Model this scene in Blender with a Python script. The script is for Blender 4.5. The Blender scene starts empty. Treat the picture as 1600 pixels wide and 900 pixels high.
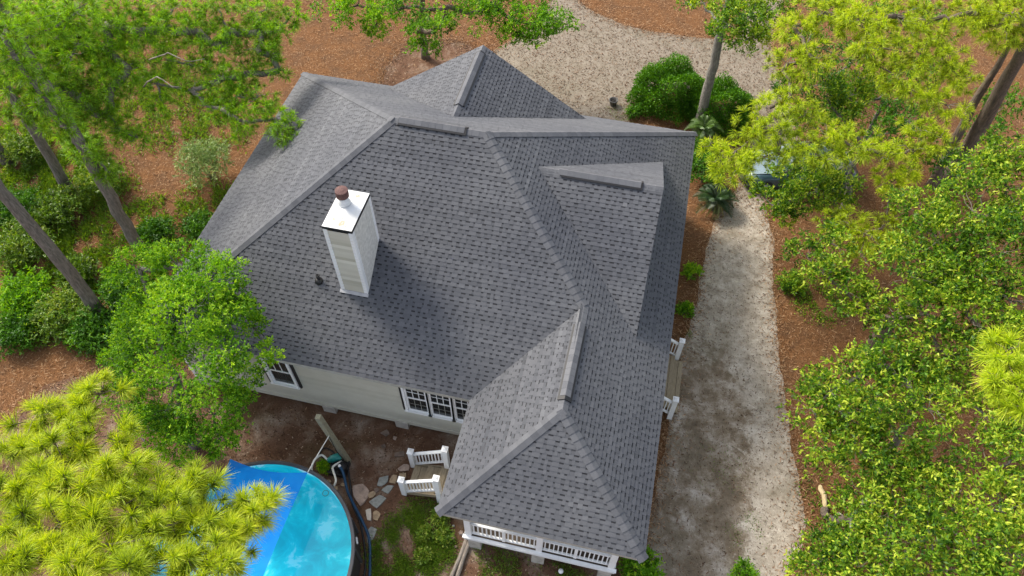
import bpy, math, random
import numpy as np
from mathutils import Vector, Matrix
from mathutils.geometry import tessellate_polygon

# ------------------------------------------------------------------ camera, sky, sun, exposure
scn = bpy.context.scene
col = scn.collection
cam_d = bpy.data.cameras.new('camera'); cam = bpy.data.objects.new('camera', cam_d); col.objects.link(cam)
cam.location = (13.17416, -8.99269, 21.55)
cam.rotation_euler = (0.6363774, -0.0029069, 0.2263346)
cam_d.sensor_fit = 'HORIZONTAL'; cam_d.sensor_width = 36; cam_d.lens = 25.779
cam_d.clip_start = 0.1; cam_d.clip_end = 1500
scn.camera = cam

SUN_AZ, SUN_EL = math.radians(152), math.radians(43)      # azimuth counter-clockwise from +X
sdir = Vector((math.cos(SUN_EL)*math.cos(SUN_AZ), math.cos(SUN_EL)*math.sin(SUN_AZ), math.sin(SUN_EL)))
w = bpy.data.worlds.new('World'); scn.world = w; w.use_nodes = True
wn = w.node_tree.nodes; wl = w.node_tree.links
sky = wn.new('ShaderNodeTexSky'); sky.sky_type = 'NISHITA'; sky.sun_disc = False
sky.sun_elevation = SUN_EL; sky.sun_rotation = math.radians(90) - SUN_AZ
sky.air_density = 1.0; sky.dust_density = 3.0; sky.ozone_density = 1.0
hz = wn.new('ShaderNodeHueSaturation'); hz.inputs['Saturation'].default_value = .45      # thin bright cloud over the whole sky
wl.new(sky.outputs[0], hz.inputs['Color']); wl.new(hz.outputs[0], wn['Background'].inputs[0]); wn['Background'].inputs[1].default_value = 0.14
sd = bpy.data.lights.new('sun', 'SUN'); sun = bpy.data.objects.new('sun', sd); col.objects.link(sun)
sd.energy = 1.9; sd.angle = math.radians(15.0); sd.color = (1.0, 0.91, 0.76)
sun.rotation_euler = (-sdir).to_track_quat('-Z', 'Y').to_euler()
scn.view_settings.view_transform = 'Standard'; scn.view_settings.look = 'None'
scn.view_settings.exposure = 1.27; scn.view_settings.gamma = 1.0
scn.view_settings.use_curve_mapping = False
scn.cycles.max_bounces = 6; scn.cycles.transparent_max_bounces = 12

rng = np.random.default_rng(7); random.seed(7)

# ------------------------------------------------------------------ helpers
def tag(o, label=None, cat=None, group=None, kind=None):
    if label: o['label'] = label
    if cat: o['category'] = cat
    if group: o['group'] = group
    if kind: o['kind'] = kind
    return o
def empty(name, loc, label, cat, group=None, rz=0):
    o = bpy.data.objects.new(name, None); col.objects.link(o); o.location = loc; o.rotation_euler.z = rz
    o.empty_display_size = .2
    return tag(o, label, cat, group)
def link(name, me, mat=None, parent=None):
    o = bpy.data.objects.new(name, me); col.objects.link(o)
    if mat is not None:
        for m in (mat if isinstance(mat, (list, tuple)) else [mat]): me.materials.append(m)
    if parent is not None: put(o, parent)
    return o
def put(o, parent):
    "parent o, whose mesh is in world coordinates, without moving it"
    o.parent = parent
    bw = Matrix.Identity(4); p = parent
    while p is not None: bw = p.matrix_basis @ bw; p = p.parent
    o.matrix_parent_inverse = Matrix.Identity(4)
    o.matrix_basis = bw.inverted() @ o.matrix_basis
def quads(name, V, F, tint=None, smooth=False, attr='tint'):
    "fast mesh: V (N,3), F (M,k) all faces of the same size"
    me = bpy.data.meshes.new(name); V = np.ascontiguousarray(V, np.float32); F = np.ascontiguousarray(F, np.int32)
    m, k = F.shape
    me.vertices.add(len(V)); me.vertices.foreach_set('co', V.ravel())
    me.loops.add(m*k); me.loops.foreach_set('vertex_index', F.ravel())
    me.polygons.add(m); me.polygons.foreach_set('loop_start', np.arange(0, m*k, k, dtype=np.int32))
    if smooth: me.polygons.foreach_set('use_smooth', np.ones(m, bool))
    if tint is not None:
        a = me.attributes.new(attr, 'FLOAT', 'FACE'); a.data.foreach_set('value', np.ascontiguousarray(tint, np.float32))
    me.update(calc_edges=True)
    return me
class MB:
    def __init__(s): s.v = []; s.f = []; s.t = []
    def add(s, V, F, t=0.5):
        n = len(s.v); s.v += [tuple(map(float, p)) for p in V]; s.f += [tuple(i+n for i in f) for f in F]; s.t += [t]*len(F)
    def box(s, c, d, rz=0, t=.5, M=None):
        x, y, z = d[0]/2, d[1]/2, d[2]/2
        P = [Vector((a*x, b*y, e*z)) for e in (-1, 1) for a, b in ((-1, -1), (1, -1), (1, 1), (-1, 1))]
        R = M if M is not None else Matrix.Rotation(rz, 3, 'Z'); c = Vector(c)
        s.add([R @ p + c for p in P], [(3, 2, 1, 0), (4, 5, 6, 7), (0, 1, 5, 4), (1, 2, 6, 5), (2, 3, 7, 6), (3, 0, 4, 7)], t)
    def bar(s, a, b, wd, ht, t=.5, up=(0, 0, 1)):
        "rectangular bar from a to b"
        a, b = Vector(a), Vector(b); d = (b-a); L = d.length; d.normalize(); up = Vector(up)
        sx = d.cross(up); 
        if sx.length < 1e-4: sx = Vector((1, 0, 0))
        sx.normalize(); u = sx.cross(d)
        s.box((a+b)/2, (L, wd, ht), M=Matrix((d, -sx, u)).transposed(), t=t)
    def tube(s, pts, rad, n=8, cap=True, t=.5):
        pts = [Vector(p) for p in pts]; V = []; F = []; side = None
        for i, p in enumerate(pts):
            d = (pts[min(i+1, len(pts)-1)] - pts[max(i-1, 0)]).normalized()
            if side is None: side = d.orthogonal().normalized()
            side = (side - d*side.dot(d)).normalized(); up = d.cross(side)
            r = rad[i] if hasattr(rad, '__len__') else rad
            V += [p + (side*math.cos(2*math.pi*k/n) + up*math.sin(2*math.pi*k/n))*r for k in range(n)]
        for i in range(len(pts)-1):
            F += [(i*n+k, i*n+(k+1) % n, (i+1)*n+(k+1) % n, (i+1)*n+k) for k in range(n)]
        if cap: F += [tuple(range(n-1, -1, -1)), tuple((len(pts)-1)*n+k for k in range(n))]
        s.add(V, F, t)
    def lathe(s, c, prof, n=24, t=.5, cap=True):
        c = Vector(c); V = []; F = []
        for r, z in prof: V += [c + Vector((r*math.cos(2*math.pi*k/n), r*math.sin(2*math.pi*k/n), z)) for k in range(n)]
        for i in range(len(prof)-1): F += [(i*n+k, i*n+(k+1) % n, (i+1)*n+(k+1) % n, (i+1)*n+k) for k in range(n)]
        if cap: F += [tuple(range(n-1, -1, -1)), tuple((len(prof)-1)*n+k for k in range(n))]
        s.add(V, F, t)
    def prism(s, poly, z0, z1, t=.5, inset=0.0):
        n = len(poly); cx = sum(p[0] for p in poly)/n; cy = sum(p[1] for p in poly)/n
        top = [(p[0]+(cx-p[0])*inset, p[1]+(cy-p[1])*inset, z1) for p in poly]
        V = [(p[0], p[1], z0) for p in poly] + top
        s.add(V, [tuple(range(n-1, -1, -1)), tuple(range(n, 2*n))] + [(k, (k+1) % n, n+(k+1) % n, n+k) for k in range(n)], t)
    def build(s, name, mat, parent=None, smooth=False):
        me = bpy.data.meshes.new(name); me.from_pydata(s.v, [], s.f)
        a = me.attributes.new('tint', 'FLOAT', 'FACE'); a.data.foreach_set('value', np.array(s.t, np.float32))
        if smooth: me.polygons.foreach_set('use_smooth', np.ones(len(s.f), bool))
        me.update()
        return link(name, me, mat, parent)

# ------------------------------------------------------------------ materials
def nmat(name):
    m = bpy.data.materials.new(name); m.use_nodes = True
    nt = m.node_tree; return m, nt, nt.nodes['Principled BSDF']
def N(nt, typ, **kw):
    n = nt.nodes.new(typ)
    for k, v in kw.items():
        if k in n.inputs.keys(): n.inputs[k].default_value = v
        else: setattr(n, k, v)
    return n
def ramp(nt, fac, stops):
    r = nt.nodes.new('ShaderNodeValToRGB'); el = r.color_ramp.elements
    while len(el) < len(stops): el.new(.5)
    for e, (p, c) in zip(el, stops): e.position = p; e.color = (*c, 1)
    nt.links.new(fac, r.inputs[0]); return r.outputs[0]
def noise(nt, scale, detail=4, rough=.55, vec=None, dist=0.0):
    n = nt.nodes.new('ShaderNodeTexNoise'); n.inputs['Scale'].default_value = scale
    n.inputs['Detail'].default_value = detail; n.inputs['Roughness'].default_value = rough; n.inputs['Distortion'].default_value = dist
    if vec is not None: nt.links.new(vec, n.inputs['Vector'])
    return n.outputs[0]
def objco(nt, scale=(1, 1, 1)):
    tc = nt.nodes.new('ShaderNodeNewGeometry'); mp = nt.nodes.new('ShaderNodeMapping'); mp.inputs['Scale'].default_value = scale
    nt.links.new(tc.outputs['Position'], mp.inputs[0]); return mp.outputs[0]
def mixc(nt, fac, a, b, mode='MIX'):
    m = nt.nodes.new('ShaderNodeMix'); m.data_type = 'RGBA'; m.blend_type = mode
    for sock, v in ((0, fac), (6, a), (7, b)):
        if isinstance(v, (int, float)): m.inputs[sock].default_value = v
        elif isinstance(v, tuple): m.inputs[sock].default_value = (*v, 1)
        else: nt.links.new(v, m.inputs[sock])
    return m.outputs[2]
def math_(nt, op, a, b=None):
    m = nt.nodes.new('ShaderNodeMath'); m.operation = op
    for i, v in enumerate((a, b)):
        if v is None: continue
        if isinstance(v, (int, float)): m.inputs[i].default_value = v
        else: nt.links.new(v, m.inputs[i])
    return m.outputs[0]
def attr(nt, name='tint'):
    a = nt.nodes.new('ShaderNodeAttribute'); a.attribute_name = name; return a.outputs['Fac']
def bump(nt, b, h, strength=.3, dist=.02):
    n = nt.nodes.new('ShaderNodeBump'); n.inputs['Strength'].default_value = strength; n.inputs['Distance'].default_value = dist
    nt.links.new(h, n.inputs['Height']); nt.links.new(n.outputs[0], b.inputs['Normal'])

def plain(name, c, rough=.6, var=.12, scale=6, metal=0, spec=.4, bumps=0, coat=0):
    m, nt, b = nmat(name); v = objco(nt)
    n = noise(nt, scale, 5, .6, v)
    lo = tuple(max(0, x*(1-var*1.6)) for x in c); hi = tuple(min(1, x*(1+var)) for x in c)
    nt.links.new(ramp(nt, n, [(.3, lo), (.7, hi)]), b.inputs['Base Color'])
    b.inputs['Roughness'].default_value = rough; b.inputs['Metallic'].default_value = metal; b.inputs['Specular IOR Level'].default_value = spec
    b.inputs['Coat Weight'].default_value = coat
    if bumps: bump(nt, b, noise(nt, scale*8, 3, .6, v), bumps)
    return m
def leafmat(name, stops, trans=.35, rough=.45, spec=.35):
    m, nt, b = nmat(name); t = attr(nt)
    c = ramp(nt, t, stops); nt.links.new(c, b.inputs['Base Color'])
    b.inputs['Roughness'].default_value = rough; b.inputs['Specular IOR Level'].default_value = spec
    tr = nt.nodes.new('ShaderNodeBsdfTranslucent')
    hs = N(nt, 'ShaderNodeHueSaturation'); hs.inputs['Saturation'].default_value = 1.1; hs.inputs['Value'].default_value = 1.25; hs.inputs['Hue'].default_value = .49
    nt.links.new(c, hs.inputs['Color']); nt.links.new(hs.outputs[0], tr.inputs[0])
    mx = nt.nodes.new('ShaderNodeMixShader'); mx.inputs[0].default_value = trans
    nt.links.new(b.outputs[0], mx.inputs[1]); nt.links.new(tr.outputs[0], mx.inputs[2])
    nt.links.new(mx.outputs[0], nt.nodes['Material Output'].inputs[0]); return m
def barkmat(name, lo, hi, sc=(9, 9, 1.6)):
    m, nt, b = nmat(name); v = objco(nt, sc)
    n = noise(nt, 2.2, 7, .65, v, .6); n2 = noise(nt, .8, 3, .5, objco(nt))
    c = ramp(nt, n, [(.32, tuple(x*.45 for x in lo)), (.48, lo), (.68, hi)])
    c = mixc(nt, math_(nt, 'MULTIPLY', n2, .5), c, (.21, .2, .17)); nt.links.new(c, b.inputs['Base Color'])
    b.inputs['Roughness'].default_value = .9; b.inputs['Specular IOR Level'].default_value = .2
    bump(nt, b, n, .9, .04); return m

M = {}
M['pine_sun'] = leafmat('pine_needles_yellow', [(0, (.13, .11, .014)), (.14, (.14, .21, .012)), (.55, (.39, .54, .022)), (1, (.64, .72, .05))], .5)
M['pine_near'] = leafmat('pine_needles_bright', [(0, (.08, .14, .01)), (.5, (.34, .47, .025)), (1, (.62, .68, .06))], .45)
M['pine_green'] = leafmat('pine_needles_green', [(0, (.09, .14, .01)), (.5, (.18, .42, .02)), (1, (.38, .56, .03))], .5)
M['oak'] = leafmat('oak_leaves_fresh', [(0, (.03, .10, .006)), (.5, (.145, .36, .014)), (1, (.36, .56, .028))], .45, .5, .2)
M['live_oak'] = leafmat('oak_leaves_glossy', [(0, (.02, .07, .007)), (.45, (.095, .215, .012)), (.75, (.24, .39, .024)), (1, (.50, .58, .06))], .4, .45, .22)
M['boxwood'] = leafmat('shrub_leaves_dark', [(0, (.02, .075, .005)), (.5, (.058, .18, .009)), (1, (.15, .33, .015))], .3, .45, .25)
M['pale_leaf'] = leafmat('shrub_leaves_pale', [(0, (.07, .13, .03)), (.5, (.18, .28, .07)), (1, (.34, .43, .15))], .3)
M['weed'] = leafmat('weed_leaves', [(0, (.05, .1, .01)), (.5, (.13, .25, .018)), (1, (.3, .36, .05))], .35)
M['sago'] = leafmat('palm_fronds', [(0, (.012, .03, .007)), (.5, (.03, .075, .012)), (.9, (.09, .16, .02)), (1, (.3, .24, .04))], .2, .35, .5)
M['pine_bark'] = barkmat('pine_bark', (.13, .11, .095), (.26, .22, .19))
M['warm_bark'] = barkmat('pine_bark_warm', (.10, .07, .05), (.22, .15, .11))
M['oak_bark'] = barkmat('oak_bark', (.15, .14, .125), (.30, .28, .25), (7, 7, 3))
M['dead_twig'] = plain('bare_twig', (.2, .175, .145), .85, .4)

# shingles: granule colour by piece (attribute), fine grain, broad streaky wear
def shinglemat(name, use_obj):
    m, nt, b = nmat(name); v = objco(nt)
    if use_obj:
        oi = nt.nodes.new('ShaderNodeObjectInfo'); t = math_(nt, 'ADD', math_(nt, 'MULTIPLY', oi.outputs['Random'], .14), .52)
        isdark = attr(nt); t = math_(nt, 'MULTIPLY', t, isdark)
    else: t = attr(nt)
    c = ramp(nt, t, [(0, (.018, .018, .022)), (.12, (.034, .035, .04)), (.45, (.092, .097, .110)), (.75, (.138, .143, .158)), (1, (.205, .21, .222))])
    g = noise(nt, 160, 2, .7, v); big = noise(nt, .35, 3, .5, v); mid = noise(nt, 14, 3, .6, v)
    c = mixc(nt, .55, c, ramp(nt, g, [(.3, (.45, .45, .46)), (.7, (1.0, 1.0, 1.0))]), 'MULTIPLY')
    c = mixc(nt, .7, c, ramp(nt, big, [(.33, (.7, .71, .75)), (.66, (1.04, 1.03, 1.0))]), 'MULTIPLY')
    c = mixc(nt, .35, c, ramp(nt, mid, [(.3, (.7, .7, .72)), (.7, (1, 1, 1))]), 'MULTIPLY')
    nt.links.new(c, b.inputs['Base Color']); b.inputs['Roughness'].default_value = .82; b.inputs['Specular IOR Level'].default_value = .35
    bump(nt, b, g, .5, .004); return m
M['shingle'] = shinglemat('asphalt_shingle', False)
M['shingle_one'] = shinglemat('asphalt_shingle_single', True)
M['black'] = plain('black_plastic', (.012, .012, .014), .5)
M['white'] = plain('white_paint', (.78, .79, .80), .5, .05, 3)
m, nt, b = nmat('beige_siding'); c = ramp(nt, attr(nt), [(0, (.36, .345, .275)), (.5, (.50, .485, .415)), (1, (.60, .585, .51))])
c = mixc(nt, .5, c, ramp(nt, noise(nt, 2.2, 5, .65, objco(nt)), [(.3, (.8, .79, .76)), (.7, (1, 1, 1))]), 'MULTIPLY'); nt.links.new(c, b.inputs['Base Color']); b.inputs['Roughness'].default_value = .65; M['siding'] = m
M['panel'] = plain('pale_flat_panel', (.60, .59, .55), .7, .14, 9)
M['trimdark'] = plain('fascia_paint', (.38, .37, .33), .6)
M['concrete'] = plain('concrete_pier', (.42, .39, .35), .9, .2, 5, bumps=.3)
M['dark'] = plain('dark_lattice', (.02, .017, .014), .9)
M['wood'] = None
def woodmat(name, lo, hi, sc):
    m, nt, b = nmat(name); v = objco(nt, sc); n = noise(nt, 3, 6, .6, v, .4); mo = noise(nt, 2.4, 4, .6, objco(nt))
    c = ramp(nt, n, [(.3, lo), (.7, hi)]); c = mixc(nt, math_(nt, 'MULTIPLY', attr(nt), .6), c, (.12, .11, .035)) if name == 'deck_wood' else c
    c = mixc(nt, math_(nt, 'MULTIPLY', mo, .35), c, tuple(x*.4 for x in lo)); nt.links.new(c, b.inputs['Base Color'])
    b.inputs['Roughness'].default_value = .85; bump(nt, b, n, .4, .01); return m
M['wood'] = woodmat('deck_wood', (.27, .205, .14), (.5, .41, .3), (14, 2, 14))
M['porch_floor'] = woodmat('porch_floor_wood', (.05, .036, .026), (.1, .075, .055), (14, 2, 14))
M['post'] = woodmat('treated_post', (.17, .155, .1), (.32, .3, .21), (14, 14, 2))
M['log'] = woodmat('weathered_log', (.12, .1, .085), (.36, .31, .26), (8, 2, 8))
M['fresh_log'] = woodmat('pale_log', (.38, .29, .15), (.62, .5, .3), (8, 2, 8))
def glassmat(name, c, rough=.03, spec=.8):
    m, nt, b = nmat(name); v = objco(nt)
    nt.links.new(ramp(nt, noise(nt, 2.5, 3, .5, v), [(.35, c), (.7, tuple(x*2.2+.004 for x in c))]), b.inputs['Base Color'])
    b.inputs['Roughness'].default_value = rough; b.inputs['Specular IOR Level'].default_value = spec; return m
M['pane'] = glassmat('window_pane', (.010, .012, .013), .08, .35)
M['cargl'] = glassmat('car_glass', (.03, .06, .075))
M['steel'] = plain('galvanised_cap', (.62, .64, .66), .45, .1, 9, .25)
M['rust'] = plain('rusty_hood', (.11, .055, .05), .8, .3, 25)
M['teal_metal'] = plain('pump_body', (.02, .22, .2), .4)
M['hose_white'] = plain('white_hose', (.66, .66, .62), .5)
M['hose_blue'] = plain('blue_hose', (.012, .055, .12), .5)
M['poolwall'] = plain('pool_wall', (.03, .026, .026), .6)
M['rim'] = plain('pool_rim', (.055, .055, .06), .5)
M['car'] = plain('teal_car_paint', (.04, .085, .11), .3, .1, 2, .3, .5, 0, .8)
M['bonnet_sheen'] = plain('car_sky_sheen', (.16, .22, .25), .35, .1, 2, .1, .5, 0, .6)  # sky reflection painted in; the bonnet has the same teal paint as the body
M['rubber'] = plain('tyre_rubber', (.02, .02, .02), .8)
M['pot'] = plain('clay_dark_pot', (.09, .085, .08), .7)
M['dish'] = plain('grey_dish', (.36, .36, .38), .5)
M['stone_p'] = plain('flagstone_pink', (.36, .27, .22), .85, .25, 8, bumps=.4)
M['stone_t'] = plain('flagstone_tan', (.37, .27, .17), .85, .25, 8, bumps=.4)
M['stone_g'] = plain('flagstone_grey', (.27, .28, .26), .85, .2, 8, bumps=.4)
M['stone_w'] = plain('flagstone_white', (.52, .47, .41), .85, .15, 8, bumps=.4)
M['stone_b'] = plain('flagstone_brown', (.17, .125, .1), .85, .25, 8, bumps=.4)

# liner, water, sail
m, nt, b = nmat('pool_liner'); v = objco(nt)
nt.links.new(ramp(nt, noise(nt, 1.5, 5, .62, v, .6), [(.36, (.01, .56, .62)), (.5, (.015, .70, .74)), (.55, (.05, .78, .80)), (.61, (.6, .92, .92))]), b.inputs['Base Color']); b.inputs['Roughness'].default_value = .5; M['liner'] = m  # pale blotches: sunlit dapples of the pool painted into the liner colour
m, nt, b = nmat('pool_water'); out = nt.nodes['Material Output']; nt.nodes.remove(b)
tr = N(nt, 'ShaderNodeBsdfTransparent'); tr.inputs[0].default_value = (.62, .95, .98, 1)
gl = N(nt, 'ShaderNodeBsdfGlossy'); gl.inputs['Roughness'].default_value = .02
fr = N(nt, 'ShaderNodeFresnel'); fr.inputs[0].default_value = 1.33; mx = N(nt, 'ShaderNodeMixShader')
bp = N(nt, 'ShaderNodeBump'); bp.inputs['Strength'].default_value = .25; bp.inputs['Distance'].default_value = .02
nt.links.new(noise(nt, 5, 3, .5, objco(nt), .5), bp.inputs['Height'])
nt.links.new(bp.outputs[0], gl.inputs['Normal']); nt.links.new(bp.outputs[0], fr.inputs['Normal'])
nt.links.new(fr.outputs[0], mx.inputs[0]); nt.links.new(tr.outputs[0], mx.inputs[1]); nt.links.new(gl.outputs[0], mx.inputs[2]); nt.links.new(mx.outputs[0], out.inputs[0]); M['water'] = m
m, nt, b = nmat('sail_fabric'); out = nt.nodes['Material Output']
b.inputs['Base Color'].default_value = (.008, .17, .62, 1); b.inputs['Roughness'].default_value = .8; b.inputs['Specular IOR Level'].default_value = .2
nt.links.new(ramp(nt, noise(nt, 1.6, 5, .6, objco(nt)), [(.35, (.006, .17, .60)), (.7, (.012, .27, .78))]), b.inputs['Base Color'])
tl = N(nt, 'ShaderNodeBsdfTranslucent'); tl.inputs[0].default_value = (.01, .3, .9, 1); tp = N(nt, 'ShaderNodeBsdfTransparent'); tp.inputs[0].default_value = (.35, .75, 1, 1)
m1 = N(nt, 'ShaderNodeMixShader'); m1.inputs[0].default_value = .35; m2 = N(nt, 'ShaderNodeMixShader'); m2.inputs[0].default_value = .16
nt.links.new(b.outputs[0], m1.inputs[1]); nt.links.new(tl.outputs[0], m1.inputs[2]); nt.links.new(m1.outputs[0], m2.inputs[1]); nt.links.new(tp.outputs[0], m2.inputs[2]); nt.links.new(m2.outputs[0], out.inputs[0]); M['sail'] = m

# soils
m, nt, b = nmat('pine_straw_ground'); v = objco(nt)
a = noise(nt, 1.1, 5, .65, v); f1 = noise(nt, 26, 5, .7, v, 1.2); f2 = noise(nt, 70, 3, .7, v, .8)
c = ramp(nt, f1, [(.28, (.035, .018, .01)), (.42, (.13, .062, .028)), (.55, (.24, .12, .052)), (.72, (.36, .2, .1))])
c = mixc(nt, .5, c, ramp(nt, f2, [(.3, (.35, .3, .28)), (.65, (1.1, 1.05, 1.0))]), 'MULTIPLY')
c = mixc(nt, math_(nt, 'MULTIPLY', ramp(nt, a, [(.45, (0, 0, 0)), (.65, (1, 1, 1))]), .6), c, (.1, .06, .036))
nt.links.new(c, b.inputs['Base Color']); b.inputs['Roughness'].default_value = .95; b.inputs['Specular IOR Level'].default_value = .1; bump(nt, b, f1, .8, .04); M['straw'] = m
m, nt, b = nmat('bare_dark_soil'); v = objco(nt)
a = noise(nt, .9, 6, .62, v, .4); f1 = noise(nt, 22, 5, .7, v); g_ = noise(nt, .55, 4, .6, v)
c = ramp(nt, a, [(.3, (.09, .046, .028)), (.5, (.15, .086, .056)), (.6, (.22, .155, .115)), (.72, (.37, .31, .26))])
c = mixc(nt, .65, c, ramp(nt, f1, [(.3, (.45, .42, .4)), (.7, (1.15, 1.1, 1.05))]), 'MULTIPLY')
c = mixc(nt, math_(nt, 'MULTIPLY', ramp(nt, g_, [(.55, (0, 0, 0)), (.7, (1, 1, 1))]), .35), c, (.07, .06, .02))
nt.links.new(c, b.inputs['Base Color']); b.inputs['Roughness'].default_value = .95; b.inputs['Specular IOR Level'].default_value = .12; bump(nt, b, f1, .6, .03); M['soil'] = m
m, nt, b = nmat('sandy_driveway'); v = objco(nt)
a = noise(nt, .42, 7, .66, v, .2); d = noise(nt, 1.7, 8, .74, v, .1); f1 = noise(nt, 30, 5, .75, v); sp = noise(nt, 9, 4, .8, v, .2)
# the darker, browner pad beside the steps has an outline of its own
sx = N(nt, 'ShaderNodeSeparateXYZ'); nt.links.new(objco(nt), sx.inputs[0])
dx = math_(nt, 'DIVIDE', math_(nt, 'SUBTRACT', sx.outputs[0], 16.6), 2.0); dy = math_(nt, 'DIVIDE', math_(nt, 'SUBTRACT', sx.outputs[1], 0.6), 5.4)
rr = math_(nt, 'SQRT', math_(nt, 'ADD', math_(nt, 'MULTIPLY', dx, dx), math_(nt, 'MULTIPLY', dy, dy)))
pad = ramp(nt, math_(nt, 'ADD', rr, math_(nt, 'MULTIPLY', math_(nt, 'SUBTRACT', d, .5), 1.3)), [(.85, (1, 1, 1)), (1.08, (0, 0, 0))])
c = ramp(nt, d, [(.28, (.14, .112, .08)), (.42, (.29, .25, .2)), (.58, (.43, .385, .325)), (.78, (.58, .53, .465))])
rear = N(nt, 'ShaderNodeMapRange'); rear.inputs[1].default_value = 11.5; rear.inputs[2].default_value = 15.5; nt.links.new(sx.outputs[1], rear.inputs[0])      # older, dirtier sand behind the house
c = mixc(nt, math_(nt, 'MULTIPLY', rear.outputs[0], .68), c, (.17, .14, .105))
pc = ramp(nt, noise(nt, 1.1, 8, .72, v, .15), [(.3, (.085, .066, .045)), (.46, (.17, .13, .088)), (.54, (.26, .215, .165)), (.64, (.42, .375, .325))])
c = mixc(nt, math_(nt, 'MULTIPLY', pad, .92), c, pc)
c = mixc(nt, math_(nt, 'MULTIPLY', ramp(nt, a, [(.5, (0, 0, 0)), (.64, (1, 1, 1))]), .5), c, (.17, .15, .11))
c = mixc(nt, .6, c, ramp(nt, f1, [(.3, (.6, .58, .56)), (.65, (1.1, 1.1, 1.1))]), 'MULTIPLY')
c = mixc(nt, ramp(nt, sp, [(.57, (0, 0, 0)), (.69, (.75, .75, .75))]), c, (.1, .075, .05))
nt.links.new(c, b.inputs['Base Color']); b.inputs['Roughness'].default_value = .95; b.inputs['Specular IOR Level'].default_value = .15; bump(nt, b, f1, .5, .02); M['sand'] = m
M['litter'] = leafmat('leaf_litter', [(0, (.035, .018, .01)), (.3, (.13, .06, .027)), (.6, (.29, .155, .08)), (1, (.5, .34, .2))], .1, .8, .1)
M['litter_dark'] = leafmat('yard_litter', [(0, (.035, .02, .014)), (.5, (.11, .06, .035)), (.85, (.22, .13, .08)), (1, (.4, .32, .24))], .1, .8, .1)

# ------------------------------------------------------------------ ground, soil, driveway
def axis(lo, hi, step, far):
    inner = np.arange(lo, hi+1e-6, step); return np.concatenate([-np.array(far[::-1])+lo, inner, hi+np.array(far)])
gx = axis(-32, 46, .5, [4, 12, 40, 150, 500]); gy = axis(-16, 44, .5, [4, 12, 40, 150, 500])
X, Y = np.meshgrid(gx, gy); Z = -.03*(rng.random(X.shape))
V = np.stack([X, Y, Z], -1).reshape(-1, 3); nx = len(gx)
i, j = np.meshgrid(np.arange(nx-1), np.arange(len(gy)-1)); a0 = (j*nx+i).ravel()
tag(link('ground', quads('ground', V, np.stack([a0, a0+1, a0+nx+1, a0+nx], 1), smooth=True), M['straw']), kind='structure')

def ragged(poly, amp, step=.12, seed=1):
    r = np.random.default_rng(seed); out = []; ph = r.random(6)*6.28; s = 0
    n = len(poly)
    for k in range(n):
        p, q = np.array(poly[k], float), np.array(poly[(k+1) % n], float); L = np.linalg.norm(q-p); m_ = max(1, int(L/step))
        nn = np.array([-(q-p)[1], (q-p)[0]])/max(L, 1e-6)
        for t in np.arange(m_)/m_:
            s += L/m_; o = amp*(.5*math.sin(s*1.7+ph[0])+.4*math.sin(s*4.1+ph[1])+.3*math.sin(s*9+ph[2])+.5*(r.random()-.5))
            out.append(tuple(p+(q-p)*t+nn*o))
    return out
def smoothpoly(P, n=4):
    "Catmull-Rom through closed control points"
    P = [np.array(p, float) for p in P]; L = len(P); out = []
    for k in range(L):
        a, b, c, d = P[k-1], P[k], P[(k+1) % L], P[(k+2) % L]
        for t in np.arange(n)/n: out.append(tuple(.5*((2*b)+(-a+c)*t+(2*a-5*b+4*c-d)*t*t+(-a+3*b-3*c+d)*t**3)))
    return out
def sheet(name, poly, z, mat):
    tri = tessellate_polygon([[Vector((p[0], p[1], 0)) for p in poly]])
    me = bpy.data.meshes.new(name); me.from_pydata([(p[0], p[1], z) for p in poly], [], [t if (Vector((*poly[t[1]],0))-Vector((*poly[t[0]],0))).cross(Vector((*poly[t[2]],0))-Vector((*poly[t[0]],0))).z > 0 else t[::-1] for t in tri])
    me.update(); return tag(link(name, me, mat), kind='structure')
SOIL = [(-6, -12), (-5, -4), (-4.5, -1), (-2.5, .2), (0, .9), (3, 1.0), (9.9, 1.0), (10.4, -2), (14.9, -2.2), (15.6, -3), (15.8, -12)]
sheet('bare_soil', ragged(smoothpoly(SOIL), .1, .1, 3), .004, M['soil'])
SOIL2 = [(.6, 12.0), (5.5, 12.0), (6, 15), (5, 18), (4.6, 20.0), (2.4, 20.2), (1.2, 18.6), (1.0, 15.5)]
sheet('bare_soil', ragged(smoothpoly(SOIL2), .2, .1, 4), .004, M['soil'])
DRIVE = [(15.3, -12), (15.45, -2.6), (15.75, 1.5), (15.85, 4.9), (16.3, 7.4), (16.35, 9), (16.6, 11), (17.3, 13.2), (17.75, 15.6), (17.9, 18.2), (17.4, 18.8), (15.5, 19.3),
         (13.4, 18.9), (12.7, 17.6), (12.6, 16.2), (11.9, 14.4), (8.5, 12.4), (6.0, 12.6), (4.6, 14.6), (4.4, 17.0), (4.7, 19.0), (5.9, 20.6), (6.95, 22.5), (7.45, 25), (7.6, 34), (9.2, 34),
         (8.6, 27), (9.0, 25.2), (10.2, 24.2), (11.9, 23.6), (13.8, 23.4), (15.9, 23.6), (17.1, 24.6), (17.2, 34), (20.2, 34), (18.7, 25), (19.0, 21.7), (20.0, 17.2), (19.3, 14.8), (18.6, 12.8), (18.95, 10.9), (18.96, 9.0), (19.16, 6.7), (19.35, 4.7), (19.6, 2.9), (19.9, 1.2), (20.0, -.5), (19.5, -1.7), (19.4, -4), (19.6, -12)]
sheet('driveway', ragged(smoothpoly(DRIVE), .06, .08, 5), .008, M['sand'])

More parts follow.
